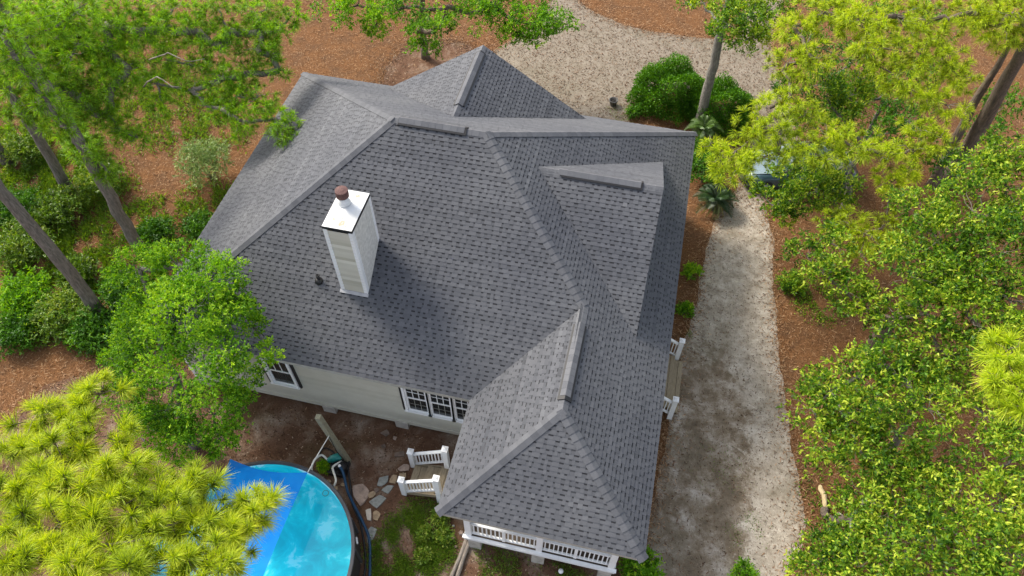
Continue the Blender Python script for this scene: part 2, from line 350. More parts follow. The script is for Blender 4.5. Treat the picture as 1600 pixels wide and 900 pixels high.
def inside(pts, poly):
    x, y = pts[:, 0], pts[:, 1]; c = np.zeros(len(x), bool); n = len(poly)
    for k in range(n):
        (x0, y0), (x1, y1) = poly[k], poly[k-1]
        if y0 == y1: continue
        c ^= ((y0 > y) != (y1 > y)) & (x < (x1-x0)*(y-y0)/(y1-y0)+x0)
    return c
def leaf_quads(P, D, L, W, up=None, fold=.25, r=rng):
    "kite-shaped leaves: base P, direction D, length L, width W"
    n = len(P); D = D/np.linalg.norm(D, axis=1, keepdims=True)
    R = r.normal(size=(n, 3)) if up is None else up + .35*r.normal(size=(n, 3))
    S = np.cross(D, R); S /= np.linalg.norm(S, axis=1, keepdims=True)+1e-9; Nn = np.cross(S, D)
    L = L[:, None]; W = W[:, None]
    V = np.stack([P, P+D*L*.5+S*W*.5+Nn*W*fold, P+D*L, P+D*L*.5-S*W*.5+Nn*W*fold], 1).reshape(-1, 3)
    k = np.arange(n)[:, None]*4; return V, k+np.array([[0, 1, 2, 3]])
def scatter(name, n, box, keep, mat, L=(.04, .1), W=(.012, .03), z=.012, kind='stuff', seed=1, tilt=.25, tints=(.1, 1)):
    r = np.random.default_rng(seed); x0, x1, y0, y1 = box
    P = np.stack([r.uniform(x0, x1, n), r.uniform(y0, y1, n), np.full(n, z)], 1); P = P[keep(P)]; n = len(P)
    a = r.random(n)*6.283; D = np.stack([np.cos(a), np.sin(a), r.normal(size=n)*tilt*.6], 1); P[:, 2] += np.abs(r.normal(size=n))*.012
    up = np.tile([0, 0, 1.], (n, 1))
    V, F = leaf_quads(P, D, r.uniform(*L, n), r.uniform(*W, n), up, .3, r); V[:, 2] = np.maximum(V[:, 2], z)
    return tag(link(name, quads(name, V, F, r.uniform(*tints, n)), mat), kind=kind)
DP = smoothpoly(DRIVE); SP = smoothpoly(SOIL)
HOUSE = [(.2, .2), (9.9, .2), (9.9, -2.7), (14.9, -2.7), (14.9, 12.1), (.2, 12.1)]
def on_straw(P): return ~inside(P, DP) & ~inside(P, SP) & ~inside(P, HOUSE) & ~(inside(P, SOIL2) & (rng.random(len(P)) < .7))
scatter('pine_straw', 230000, (-15, 30, -6, 31), on_straw, M['litter'], (.07, .22), (.007, .02), seed=11)
scatter('leaf_litter', 26000, (-9, 15.5, -7, 1.2), lambda P: inside(P, SP) & ~inside(P, HOUSE), M['litter_dark'], (.03, .09), (.015, .04), seed=12)
scatter('driveway_litter', 34000, (7, 21, -6, 30), lambda P: inside(P, DP), M['litter_dark'], (.03, .11), (.01, .03), seed=13, z=.014)

def edge_scatter(name, poly, n, sig, mat, L, W, z, seed, tints=(.1, 1)):
    r = np.random.default_rng(seed); A = np.array(poly); B = np.roll(A, -1, 0); ln = np.linalg.norm(B-A, axis=1); i = r.choice(len(A), n, p=ln/ln.sum())
    t = r.random((n, 1)); P = A[i]*(1-t)+B[i]*t+r.normal(size=(n, 2))*sig*r.choice([.5, 1, 2.2], (n, 1)); P = np.c_[P, np.full(n, z)]; P = P[~inside(P, HOUSE)]; n = len(P)
    a = r.random(n)*6.283; D = np.stack([np.cos(a), np.sin(a), r.normal(size=n)*.12], 1)
    V, F = leaf_quads(P, D, r.uniform(*L, n), r.uniform(*W, n), np.tile([0, 0, 1.], (n, 1)), .3, r); V[:, 2] = np.maximum(V[:, 2], z)
    return tag(link(name, quads(name, V, F, r.uniform(*tints, n)), mat), kind='stuff')
edge_scatter('driveway_edge_straw', DP, 32000, .18, M['litter'], (.06, .2), (.008, .024), .013, 14)
edge_scatter('soil_edge_straw', smoothpoly(SOIL2), 7000, .4, M['litter_dark'], (.06, .2), (.01, .03), .011, 16)
edge_scatter('soil_edge_straw', SP, 9000, .3, M['litter'], (.06, .2), (.008, .024), .011, 15)
scatter('clearing_litter', 16000, (4, 20, 12.5, 26), lambda P: inside(P, DP), M['litter_dark'], (.05, .16), (.012, .04), seed=17, z=.016)
# ------------------------------------------------------------------ house
W_, D_, P_, PW, EZ, S_ = 15.153, 12.294, 3.213, 5.18, 3.55, .6615
HR = S_*D_/2; LX = 6.275; SL = HR/LX
GX, GS, GE = 7.493, 2.947, .739          # rear gable: ridge x, ridge height, set-in of the rake
DY, DH, DX = 6.162, 3.061, 1.036         # side dormer: ridge y, ridge height, set-in of the rake
Ux, Uy = Vector((1, 0, 0)), Vector((0, 1, 0))
house = empty('house', (0, 0, 0), 'one-storey beige house under a large grey shingled hip roof with a chimney', 'house')

def pl(x, y): return (x, y)
xl = W_-PW; xm = W_-PW/2
hw = PW/2
# each plane: origin on its eave, u along the eave, v up the slope in plan, slope, outline in (u, plan-v)
gh = GS/S_; ge = GE
PLANES = {
 'front': ((0, 0), (1, 0), (0, 1), S_, [(0, 0), (xl, 0), (xm, hw), (W_-D_/2, D_/2), (LX, D_/2)]),
 'left': ((0, D_), (0, -1), (1, 0), SL, [(0, 0), (D_, 0), (D_/2, LX)]),
 'right': ((W_, -P_), (0, 1), (-1, 0), S_, [(0, 0), (D_+P_, 0), (D_/2+P_, D_/2), (hw+P_, hw), (hw, hw)]),
 'back': ((W_, D_), (-1, 0), (0, -1), S_, [(0, 0), (W_, 0), (W_-LX, D_/2), (D_/2, D_/2)]),
 'wing_left': ((xl, 0), (0, -1), (1, 0), S_, [(0, 0), (P_, 0), (P_-hw, hw), (-hw, hw)]),
 'wing_front': ((xl, -P_), (1, 0), (0, 1), S_, [(0, 0), (PW, 0), (hw, hw)]),
}
# gables: u along their own eave direction
gl0 = GX-gh; yv = D_-gh
PLANES['gable_left'] = ((gl0, D_-gh), (0, 1), (1, 0), S_, [(0, gh), (gh-ge, gh), (gh-ge, ge)])       # u from valley top to rake
PLANES['gable_right'] = ((GX+gh, D_-ge), (0, -1), (-1, 0), S_, [(0, ge), (0, gh), (gh-ge, gh)])
dw = DH/S_; xa = W_-dw
PLANES['dormer_front'] = ((xa, DY-dw), (1, 0), (0, 1), S_, [(0, dw), (dw-DX, DX), (dw-DX, dw)])
PLANES['dormer_back'] = ((W_-DX, DY+dw), (-1, 0), (0, -1), S_, [(0, DX), (0, dw), (dw-DX, dw)][::1])
EXPO = .124
fld_V, fld_F, fld_T = [], [], []
teeth = []
camP = np.array(cam.location)
def lat(poly, v):
    xs = []; n = len(poly)
    for k in range(n):
        (u0, v0), (u1, v1) = poly[k], poly[(k+1) % n]
        if (v0 > v) != (v1 > v): xs.append(u0+(u1-u0)*(v-v0)/(v1-v0))
    return sorted(xs)
base = MB()
planeinfo = {}
for pname, (o, ua, va, sl, poly) in PLANES.items():
    up3 = np.array([va[0], va[1], sl]); f = math.hypot(1, sl); up3 /= f
    u3 = np.array([ua[0], ua[1], 0.]); n3 = np.cross(u3, up3); O3 = np.array([o[0], o[1], EZ])
    if n3[2] < 0: n3 = -n3
    planeinfo[pname] = (O3, u3, up3, n3)
    pol = [(u, v*f) for u, v in poly]
    P3 = [O3+u3*u+up3*v for u, v in pol]
    lift = .012 if pname.startswith(('gable', 'dormer')) else 0.0
    B3 = [p+n3*lift for p in P3]
    base.add(B3, [tuple(range(len(B3)))], .3)
    # side dormer and gable cover part of the planes below them
    def covered(c):
        if pname == 'right':
            return abs(c[1]-DY) < (DH-(c[2]-EZ))/S_-.12 and c[0] < W_-DX-.55
        if pname == 'back':
            return abs(c[0]-GX) < (GS-(c[2]-EZ))/S_-.12 and c[1] < D_-GE-.3
        return False
    vmax = max(v for u, v in pol); vmin = min(v for u, v in pol)
    k0 = int(vmin/EXPO); k1 = int(math.ceil(vmax/EXPO))
    for k in range(k0, k1):
        v0 = max(k*EXPO, vmin+1e-4); v1 = min(k*EXPO+EXPO, vmax-1e-4)
        if v1-v0 < .02: continue
        A, B = lat(pol, v0+1e-5), lat(pol, v1-1e-5)
        if len(A) != 2 or len(B) != 2:
            mid = lat(pol, (v0+v1)/2)
            if len(mid) != 2: continue
            A = A if len(A) == 2 else mid; B = B if len(B) == 2 else mid
        u = min(A[0], B[0])-random.random()*.4; end = max(A[1], B[1]); tooth = random.random() < .5
        drift = rng.normal()*.06
        while u < end:
            wd = random.choice((.08, .1, .12, .14, .17, .2)) if tooth else random.choice((.05, .07, .09, .11, .13))
            a, b = u, u+wd; u = b
            la, lb = max(a, A[0]), min(b, A[1]); ta, tb = max(a, B[0]), min(b, B[1])
            if lb-la < .004 and tb-ta < .004: tooth = not tooth; continue
            if lb < la: la = lb = min(max((a+b)/2, A[0]), A[1])
            if tb < ta: ta = tb = min(max((a+b)/2, B[0]), B[1])
            c = O3+u3*(a+b)/2+up3*(v0+v1)/2
            if covered(c): tooth = not tooth; continue
            full = abs(la-a) < 1e-6 and abs(ta-a) < 1e-6 and abs(lb-b) < 1e-6 and abs(tb-b) < 1e-6 and v1-v0 > EXPO-.001
            tint = min(1, max(.3, .58+drift+rng.normal()*.045))
            if tooth:
                rec = (la, lb, ta, tb, v0, v1, pname, tint+.03, wd)
                if full:
                    d = camP-c; dd = np.linalg.norm(d); teeth.append((wd*EXPO*abs(n3 @ d)/dd/dd/dd, rec))
                else: teeth.append((-1, rec))
            else:
                lo, hi = .011+lift, .003+lift; vm = v0+(v1-v0)*.66; s = (vm-v0)/(v1-v0); ma, mb = la+(ta-la)*s, lb+(tb-lb)*s; hm = lo+(hi-lo)*s
                pts = [O3+u3*la+up3*v0, O3+u3*lb+up3*v0, O3+u3*la+up3*v0+n3*lo, O3+u3*lb+up3*v0+n3*lo, O3+u3*mb+up3*vm+n3*hm, O3+u3*ma+up3*vm+n3*hm, O3+u3*tb+up3*v1+n3*hi, O3+u3*ta+up3*v1+n3*hi]
                n_ = len(fld_V); fld_V += pts; fld_F += [(n_, n_+1, n_+3, n_+2), (n_+2, n_+3, n_+4, n_+5), (n_+5, n_+4, n_+6, n_+7)]; fld_T += [.15, tint-.03, .03+random.choice((.02, .04, .06, .1, .2))]  # dark upper band: printed shadow line, with the tabs' shade put into its colour
            tooth = not tooth
teeth.sort(key=lambda t: -t[0])
TH, TL = .017, .006
for score, (la, lb, ta, tb, v0, v1, pname, tint, wd) in teeth[300:]:
    O3, u3, up3, n3 = planeinfo[pname]; lift = .012 if pname.startswith(('gable', 'dormer')) else 0.0
    h0, h1 = TH+lift, TL+lift
    pts = [O3+u3*la+up3*v0, O3+u3*lb+up3*v0, O3+u3*lb+up3*v0+n3*h0, O3+u3*la+up3*v0+n3*h0, O3+u3*tb+up3*v1+n3*h1, O3+u3*ta+up3*v1+n3*h1]
    n_ = len(fld_V); fld_V += pts; fld_F += [(n_, n_+1, n_+2, n_+3), (n_+3, n_+2, n_+4, n_+5), (n_, n_+3, n_+5, n_+5), (n_+1, n_+4, n_+4, n_+2)]; fld_T += [.3, tint, tint-.08, tint-.08]
roof = base.build('roof', M['trimdark'], house); roof.data.materials.clear(); roof.data.materials.append(M['shingle'])
fF = [f for f in fld_F]
me = bpy.data.meshes.new('shingle_field')
me.from_pydata([tuple(p) for p in fld_V], [], [tuple(dict.fromkeys(f)) for f in fF])
at = me.attributes.new('tint', 'FLOAT', 'FACE'); at.data.foreach_set('value', np.array(fld_T, np.float32))
sf = link('shingle_field', me, M['shingle'], roof); sf['kind'] = 'stuff'
cache = {}
for score, (la, lb, ta, tb, v0, v1, pname, tint, wd) in teeth[:300]:
    O3, u3, up3, n3 = planeinfo[pname]
    if wd not in cache:
        mb = MB(); h = wd/2; V = [(-h, 0, 0), (h, 0, 0), (h, 0, TH), (-h, 0, TH), (h, EXPO, TL), (-h, EXPO, TL)]
        mb.add(V, [(0, 1, 2, 3)], .5); mb.add(V, [(3, 2, 4, 5)], 1.0); mb.add(V, [(0, 3, 5), (1, 4, 2)], .88)
        ob = mb.build('shingle', M['shingle_one']); cache[wd] = ob.data; bpy.data.objects.remove(ob)
    o = bpy.data.objects.new('shingle', cache[wd]); col.objects.link(o); o.parent = roof
    xa3 = Vector(u3); ya3 = Vector(up3); za3 = Vector(n3)
    if xa3.cross(ya3).dot(za3) < 0: xa3 = -xa3
    m4 = Matrix((xa3, ya3, za3)).transposed().to_4x4(); m4.translation = Vector(O3+u3*(la+lb)/2+up3*v0+n3*(.012 if pname.startswith(('gable', 'dormer')) else 0)); o.matrix_basis = m4

# ridge and hip caps, ridge vents
def Pt(x, y, h): return Vector((x, y, EZ+h))
def ncross(pn): return Vector(planeinfo[pn][3])
R1, R2 = Pt(LX, D_/2, HR), Pt(W_-D_/2, D_/2, HR)
HA, WT = Pt(xm, -P_+hw, S_*hw), Pt(xm, hw, S_*hw)
GP, GV = Pt(GX, D_-GE, GS), Pt(GX, D_-gh, GS)
DG, DV = Pt(W_-DX, DY, DH), Pt(xa, DY, DH)
LINES = [(Pt(0, 0, 0), R1, 'left', 'front', None), (Pt(0, D_, 0), R1, 'left', 'back', None), (R2, R1, 'front', 'back', (.22, .93)),
         (Pt(W_, D_, 0), R2, 'right', 'back', None), (WT, R2, 'front', 'right', None), (Pt(xl, -P_, 0), HA, 'wing_left', 'wing_front', None),
         (Pt(W_, -P_, 0), HA, 'wing_front', 'right', None), (HA, WT, 'wing_left', 'right', (.1, .8)), (GP, GV, 'gable_left', 'gable_right', (.1, .83)), (DG, DV, 'dormer_front', 'dormer_back', (.17, .8))]
for a, b, p1, p2, vent in LINES:
    t = (b-a); L = t.length; t.normalize(); n1, n2 = ncross(p1), ncross(p2); up = (n1+n2).normalized()
    d1 = t.cross(n1); d2 = t.cross(n2)
    if d1.dot(n2) > 0: d1 = -d1       # points down its own plane, away from the ridge
    if d2.dot(n1) > 0: d2 = -d2
    ex = .2
    n_ = max(2, int(L/ex)); st = L/n_
    meshes = []
    for q in range(3):
        mb = MB(); cw = .145
        def sec(s, h): return [t*s+d1*cw+n1*(.0+h), t*s+up*h*1.12, t*s+d2*cw+n2*(.0+h)]
        lo, hi = sec(0, .026 if vent else .034), sec(st+.04, .02); fl = [t*0+d1*cw+n1*.016, t*0+up*.018, t*0+d2*cw+n2*.016]; fh = [t*(st+.04)+d1*cw+n1*.012, t*(st+.04)+d2*cw+n2*.012]
        V = lo+hi+fl+fh; tn = (.68, .76, .82)[q] if vent else (.58, .66, .74)[q]
        mb.add(V, [(0, 1, 4, 3), (1, 2, 5, 4)], tn); mb.add(V, [(6, 7, 1, 0), (7, 8, 2, 1)], .75 if vent else .45); mb.add(V, [(6, 0, 3, 9), (2, 8, 10, 5)], .25)
        ob = mb.build('ridge_cap', M['shingle']); meshes.append(ob.data); bpy.data.objects.remove(ob)
    for k in range(n_):
        s = k*st; lift = .045 if vent and vent[0] < (s+st*.5)/L < vent[1] else 0
        o = bpy.data.objects.new('ridge_cap', random.choice(meshes)); col.objects.link(o); o.parent = roof; o.location = a+t*s+up*lift
    if vent:
        mb = MB(); s0, s1 = vent[0]*L-.03, vent[1]*L+.03; wv_ = .178
        for q in (0, 1):
            dd, nn = ((d1, n1), (d2, n2))[q]
            A0, A1 = a+t*s0, a+t*s1
            V = [A0+up*.02, A1+up*.02, A1+dd*wv_+nn*.016, A0+dd*wv_+nn*.016, A0+up*.062, A1+up*.062, A1+dd*wv_+nn*.06, A0+dd*wv_+nn*.06]
            mb.add(V, [(4, 5, 6, 7), (3, 2, 6, 7), (0, 3, 7, 4), (1, 2, 6, 5)], .5)
        mb.build('ridge_vent', M['black'], roof)
# plumbing vent on the front slope
mb = MB(); mb.lathe((5.06, 2.03, EZ+1.3), [(.05, 0), (.05, .3), (.035, .3), (.03, .1)], 12); mb.lathe((5.06, 2.03, EZ+1.33), [(.13, -.03), (.12, .05), (.06, .1)], 12)
mb.build('vent_pipe', M['black'], roof, True)
# eaves: fascia and soffit, rake trim
OV = .4
mb = MB()
EV = [(0, 0), (xl, 0), (xl, -P_), (W_, -P_), (W_, D_), (0, D_)]
for k in range(6):
    (x0, y0), (x1, y1) = EV[k], EV[(k+1) % 6]; dx, dy = x1-x0, y1-y0; L = math.hypot(dx, dy); nx_, ny_ = -dy/L*.03, dx/L*.03
    mb.bar((x0+nx_, y0+ny_, EZ-.09), (x1+nx_, y1+ny_, EZ-.09), .03, .16)
mb.build('fascia', M['trimdark'], roof)
mb = MB(); mb.add([(.05, .05, EZ-.15), (W_-.05, .05, EZ-.15), (W_-.05, D_-.05, EZ-.15), (.05, D_-.05, EZ-.15)], [(0, 1, 2, 3)]); mb.add([(xl+.05, -P_+.05, EZ-.15), (W_-.05, -P_+.05, EZ-.15), (W_-.05, .05, EZ-.15), (xl+.05, .05, EZ-.15)], [(0, 1, 2, 3)])
mb.build('soffit', M['trimdark'], roof)
mb = MB(); mb.bar(DG+Vector((-.015, 0, -.06)), Pt(W_-DX-.015, DY-(dw-DX), S_*DX-.06), .03, .12); mb.bar(DG+Vector((-.015, 0, -.06)), Pt(W_-DX-.015, DY+(dw-DX), S_*DX-.06), .03, .12)
mb.bar(GP+Vector((0, -.015, -.06)), Pt(GX-(gh-GE), D_-GE-.015, S_*GE-.06), .03, .12); mb.bar(GP+Vector((0, -.015, -.06)), Pt(GX+(gh-GE), D_-GE-.015, S_*GE-.06), .03, .12)
mb.build('rake_board', M['white'], roof)
mb = MB(); gw = W_-DX-.35; mb.add([(gw, DY-(DH-S_*1.386)/S_, EZ+S_*1.386), (gw, DY+(DH-S_*1.386)/S_, EZ+S_*1.386), (gw, DY, EZ+DH-.02)], [(0, 1, 2)])
gy_ = D_-GE-.35; mb.add([(GX-(GS-S_*1.09)/S_, gy_, EZ+S_*1.09), (GX+(GS-S_*1.09)/S_, gy_, EZ+S_*1.09), (GX, gy_, EZ+GS-.02)], [(0, 1, 2)])
mb.build('gable_wall', M['siding'], house)

# walls in lap siding (boards about three pixels high: one mesh per wall)
def lapwall(x0, y0, x1, y1, z0, z1):
    mb = MB(); L = math.hypot(x1-x0, y1-y0); dx, dy = (x1-x0)/L, (y1-y0)/L; nx_, ny_ = dy, -dx; e = .15; n_ = int((z1-z0)/e)
    for k in range(n_):
        a, b = z0+k*e, z0+(k+1)*e
        V = [(x0, y0, a), (x1, y1, a), (x1+nx_*.018, y1+ny_*.018, a), (x0+nx_*.018, y0+ny_*.018, a), (x1+nx_*.004, y1+ny_*.004, b), (x0+nx_*.004, y0+ny_*.004, b)]
        mb.add(V, [(0, 1, 2, 3), (3, 2, 4, 5)], .48+rng.normal()*.06)
    mb.add([(x0, y0, z0), (x1, y1, z0), (x1, y1, z1), (x0, y0, z1)], [(0, 1, 2, 3)])
    return mb.build('wall', M['siding'], house)
ZB, ZT = .42, EZ-.15
xa_, xb_, ya_, yb_ = OV, W_-OV, OV, D_-OV
lapwall(xa_, ya_, xb_, ya_, ZB, ZT); lapwall(xb_, ya_, xb_, yb_, ZB, ZT); lapwall(xb_, yb_, xa_, yb_, ZB, ZT); lapwall(xa_, yb_, xa_, ya_, ZB, ZT)
def cbox(name, c, d, mat, parent, rz=0, bevel=0):
    mb = MB(); mb.box((0, 0, 0), d, rz); o = mb.build(name, mat); o.location = c
    put(o, parent); return o
for x in (xa_+.02, ):
    cbox('corner_board', (x+.03, ya_-.012, (ZB+ZT)/2), (.1, .03, ZT-ZB), M['white'], house)
cbox('sill_band', ((xa_+xl)/2, ya_-.02, ZB-.06), (xl-xa_, .05, .16), M['siding'], house)
for x in (.7, 5.05, 7.5, 9.8): cbox('foundation_pier', (x, ya_+.06, .18), (.42, .3, .38), M['concrete'], house)
mb = MB()
for s in (1, -1):
    for k in range(72):
        x = .5+k*.13; mb.bar((x, ya_+.12, 0), (x+.3*s+.0, ya_+.12, .33), .01, .03)
mb.box((5.1, ya_+.3, .17), (9.3, .02, .34)); mb.build('crawlspace_lattice', M['dark'], house)

# windows (front wall)
def window(x0, x1, z0, z1, parent, wide=True, first=True):
    y = ya_-.055
    fr = MB(); t = .075
    fr.box(((x0+x1)/2, y-.012, z0-.02), (x1-x0+2*t+.06, .12, .06)); fr.box(((x0+x1)/2, y, z1+t/2), (x1-x0+2*t, .11, t))
    fr.box((x0-t/2, y, (z0+z1)/2), (t, .11, z1-z0)); fr.box((x1+t/2, y, (z0+z1)/2), (t, .11, z1-z0))
    w_ = fr.build('window', M['white'], parent)
    zm = (z0+z1)/2+.03
    sb = MB(); s = .05
    for lo, hi, yy in ((z0+.01, zm, y+.02), (zm, z1, y+.002)):
        sb.box(((x0+x1)/2, yy, lo+s/2), (x1-x0-.004, .035, s)); sb.box(((x0+x1)/2, yy, hi-s/2), (x1-x0-.004, .035, s-.004))
        sb.box((x0+s/2, yy, (lo+hi)/2), (s, .032, hi-lo-2*s)); sb.box((x1-s/2, yy, (lo+hi)/2), (s, .032, hi-lo-2*s))
    put(sb.build('sash', M['white']), w_)
    for lo, hi, yy in ((z0+.01, zm, y+.025), (zm, z1, y+.008)):
        for k in range(3):
            wdt = (x1-x0-2*s)/3; g = MB(); g.box((x0+s+wdt*(k+.5), yy, (lo+hi)/2), (wdt-.012, .008, hi-lo-2*s)); put(g.build('pane', M['pane']), w_)
    mu = MB()
    for lo, hi, yy in ((z0+.01, zm, y+.018), (zm, z1, y+.0)):
        if lo < zm-.01:
            if wide: continue
            lm = MB()
            for k in (1, 2): lm.box((x0+s+(x1-x0-2*s)*k/3, yy+.004, (lo+hi)/2), (.012, .01, hi-lo-2*s))
            lm.box(((x0+x1)/2, yy+.005, (lo+hi)/2), (x1-x0-2*s, .008, .012)); put(lm.build('muntin', M['trimdark']), w_); continue
        for k in (1, 2): mu.box((x0+s+(x1-x0-2*s)*k/3, yy, (lo+hi)/2), (.022, .016, hi-lo-2*s))
        if not wide: mu.box(((x0+x1)/2, yy+.001, (lo+hi)/2), (x1-x0-2*s, .014, .02))
    put(mu.build('muntin', M['white']), w_)
    for xx in ((x0-t-.05), (x1+t+.05)) if wide else ((x0-t-.05,) if first else ()):
        dk = MB(); dk.box((xx, y+.012, (z0+z1)/2), (.07, .06, z1-z0+.1)); put(dk.build('shutter_edge', M['black']), w_)
    return w_
window(3.46, 4.22, 1.34, 2.82, house)
for k in range(3): window(7.86+k*.745, 7.86+k*.745+.66, 1.4, 2.92, house, False, k == 0)

# porch under the front wing
fy = -P_+.42; px0, px1 = xl+.5, W_-.5; FZ = .92
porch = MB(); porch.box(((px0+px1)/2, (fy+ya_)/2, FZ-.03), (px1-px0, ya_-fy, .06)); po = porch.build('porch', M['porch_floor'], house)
cbox('porch_skirt', ((px0+px1)/2, fy-.02, FZ-.12), (px1-px0+.1, .05, .26), M['white'], po)
cbox('porch_skirt', ((px0+px1)/2, fy-.05, FZ+.03), (px1-px0+.14, .1, .05), M['white'], po)
cbox('porch_skirt', (px0-.02, (fy+ya_)/2, FZ-.12), (.05, ya_-fy-.1, .26), M['white'], po); cbox('porch_skirt', (px1+.02, (fy+ya_)/2, FZ-.12), (.05, ya_-fy-.1, .26), M['white'], po)
pxs = [px0+.09, (px0+px1)/2, px1-.09]
for x in pxs: cbox('porch_post', (x, fy+.06, (FZ+EZ-.15)/2+.02), (.17, .17, EZ-.15-FZ-.02), M['white'], po)
for x in (px0+.09, px1-.09): cbox('porch_post', (x, ya_-.2, (FZ+EZ-.15)/2+.02), (.17, .17, EZ-.15-FZ-.02), M['white'], po)
for x in (px0+.25, (px0+px1)/2, px1-.2): cbox('foundation_pier', (x, fy+.12, .33), (.36, .34, .66), M['concrete'], po)
def railing(a, b, z0, z1, parent, nb, names=('rail', 'baluster'), midpost=False, bw=.032):
    a = Vector((*a, 0)); b = Vector((*b, 0)); L = (b-a).length; ang = math.atan2(b.y-a.y, b.x-a.x); z0a, z0b = z0 if isinstance(z0, tuple) else (z0, z0); h = z1
    for hh, wd, ht in ((h, .09, .05), (.1, .06, .06)):
        mb = MB(); mb.bar(a+Vector((0, 0, z0a+hh)), b+Vector((0, 0, z0b+hh)), wd, ht); mb.build(names[0], M['white'], parent)
    bal = None
    for k in range(nb):
        s = (k+.5)/nb; p = a.lerp(b, s); zz = z0a+(z0b-z0a)*s
        if midpost and k == nb//2: cbox('rail_post', (p.x, p.y, zz+h/2+.02), (.085, .085, h-.06), M['white'], parent); continue
        if bal is None:
            mb = MB(); mb.box((0, 0, 0), (bw, bw, h-.155)); ob = mb.build(names[1], M['white']); bal = ob.data; bpy.data.objects.remove(ob)
        o = bpy.data.objects.new(names[1], bal); col.objects.link(o); o.location = (p.x, p.y, zz+.052+h/2); o.rotation_euler.z = ang; put(o, parent)
for k in (0, 1): railing((pxs[k]+.09, fy+.06), (pxs[k+1]-.09, fy+.06), FZ+.05, .86, po, 15, midpost=True)
railing((px1-.09, fy+.16), (px1-.09, ya_-.3), FZ+.02, .86, po, 19)
railing((px0+.09, fy+.16), (px0+.09, -1.95), FZ+.02, .86, po, 6)

# chimney
chm = MB(); cx0, cy0, cw, cd, ct = 5.784, 1.951, .742, 1.293, EZ+3.953
zc0 = EZ+S_*cy0-.1
e = .125
nrow = int((ct-.06-zc0)/e)
for (x0, y0, x1, y1) in ((cx0, cy0, cx0+cw, cy0), (cx0+cw, cy0, cx0+cw, cy0+cd), (cx0+cw, cy0+cd, cx0, cy0+cd), (cx0, cy0+cd, cx0, cy0)):
    L = math.hypot(x1-x0, y1-y0); dx, dy = (x1-x0)/L, (y1-y0)/L; nx_, ny_ = dy, -dx
    for k in range(nrow):
        a, b = zc0+k*e, zc0+(k+1)*e
        V = [(x0, y0, a), (x1, y1, a), (x1+nx_*.03, y1+ny_*.03, a), (x0+nx_*.03, y0+ny_*.03, a), (x1+nx_*.003, y1+ny_*.003, b), (x0+nx_*.003, y0+ny_*.003, b)]
        chm.add(V, [(0, 1, 2, 3), (3, 2, 4, 5)], min(.95, max(.05, .5+rng.normal()*.28)))
ch = chm.build('chimney', M['siding'], house)
for i_, (x, y) in enumerate(((cx0, cy0), (cx0+cw, cy0), (cx0+cw, cy0+cd), (cx0, cy0+cd))):
    sx_ = -1 if x == cx0 else 1; sy_ = -1 if y == cy0 else 1; zb = EZ+S_*y-.02
    mb = MB(); mb.box((x-sx_*.045+sx_*.02, y+sy_*.012, (zb+ct-.06)/2), (.11, .034, ct-.06-zb)); mb.box((x+sx_*.012, y-sy_*.055, (zb+ct-.06)/2), (.034, .1, ct-.06-zb)); mb.build('corner_trim', M['white'], ch)
mb = MB(); zl, zh = EZ+S_*cy0+.02, EZ+S_*(cy0+cd)+.02; mb.add([(cx0+cw+.034, cy0+.1, zl+.05), (cx0+cw+.034, cy0+cd-.1, zh-.05), (cx0+cw+.034, cy0+cd-.1, ct-.07), (cx0+cw+.034, cy0+.1, ct-.07)], [(0, 1, 2, 3)]); mb.build('side_panel', M['panel'], ch)
mb = MB(); mb.box((cx0+cw/2, cy0+cd/2, ct-.02), (cw+.07, cd+.07, .09)); mb.build('cap_edge', M['black'], ch)
mb = MB(); c0 = (cx0-.03, cy0-.03); c1 = (cx0+cw+.03, cy0+cd+.03); zt = ct+.028; cc = (cx0+cw/2, cy0+cd/2)
V = [(c0[0], c0[1], zt), (c1[0], c0[1], zt), (c1[0], c1[1], zt), (c0[0], c1[1], zt), (cc[0], cc[1], zt+.06)]
mb.add(V, [(0, 1, 4), (1, 2, 4), (2, 3, 4), (3, 0, 4)])
m, nt, b = nmat('chimney_cap_metal'); v = objco(nt); n1_ = noise(nt, 2.6, 5, .6, v)
nt.links.new(ramp(nt, n1_, [(.35, (.58, .6, .62)), (.6, (.54, .54, .52)), (.67, (.36, .26, .17)), (.74, (.5, .44, .38))]), b.inputs['Base Color']); b.inputs['Roughness'].default_value = .5; M['capm'] = m
mb.build('cap', M['capm'], ch)
fx, fyy = cx0+cw*.38, cy0+cd*.62
mb = MB(); mb.lathe((fx, fyy, ct+.05), [(.17, 0), (.165, .1), (.125, .14), (.12, .34)], 20); mb.build('flue', M['steel'], ch, True)
mb = MB(); mb.lathe((fx, fyy, ct+.33), [(.135, 0), (.165, .02), (.168, .14), (.165, .15), (.17, .16), (.165, .23), (.05, .26)], 20); mb.build('flue_hood', M['rust'], ch)
mb = MB(); zf = EZ+S_*cy0
mb.box((cx0+cw/2, cy0-.07, zf-.015), (cw+.1, .1, .02), M=Matrix.Rotation(math.atan(S_), 3, 'X')); mb.build('flashing', M['dish'], ch)

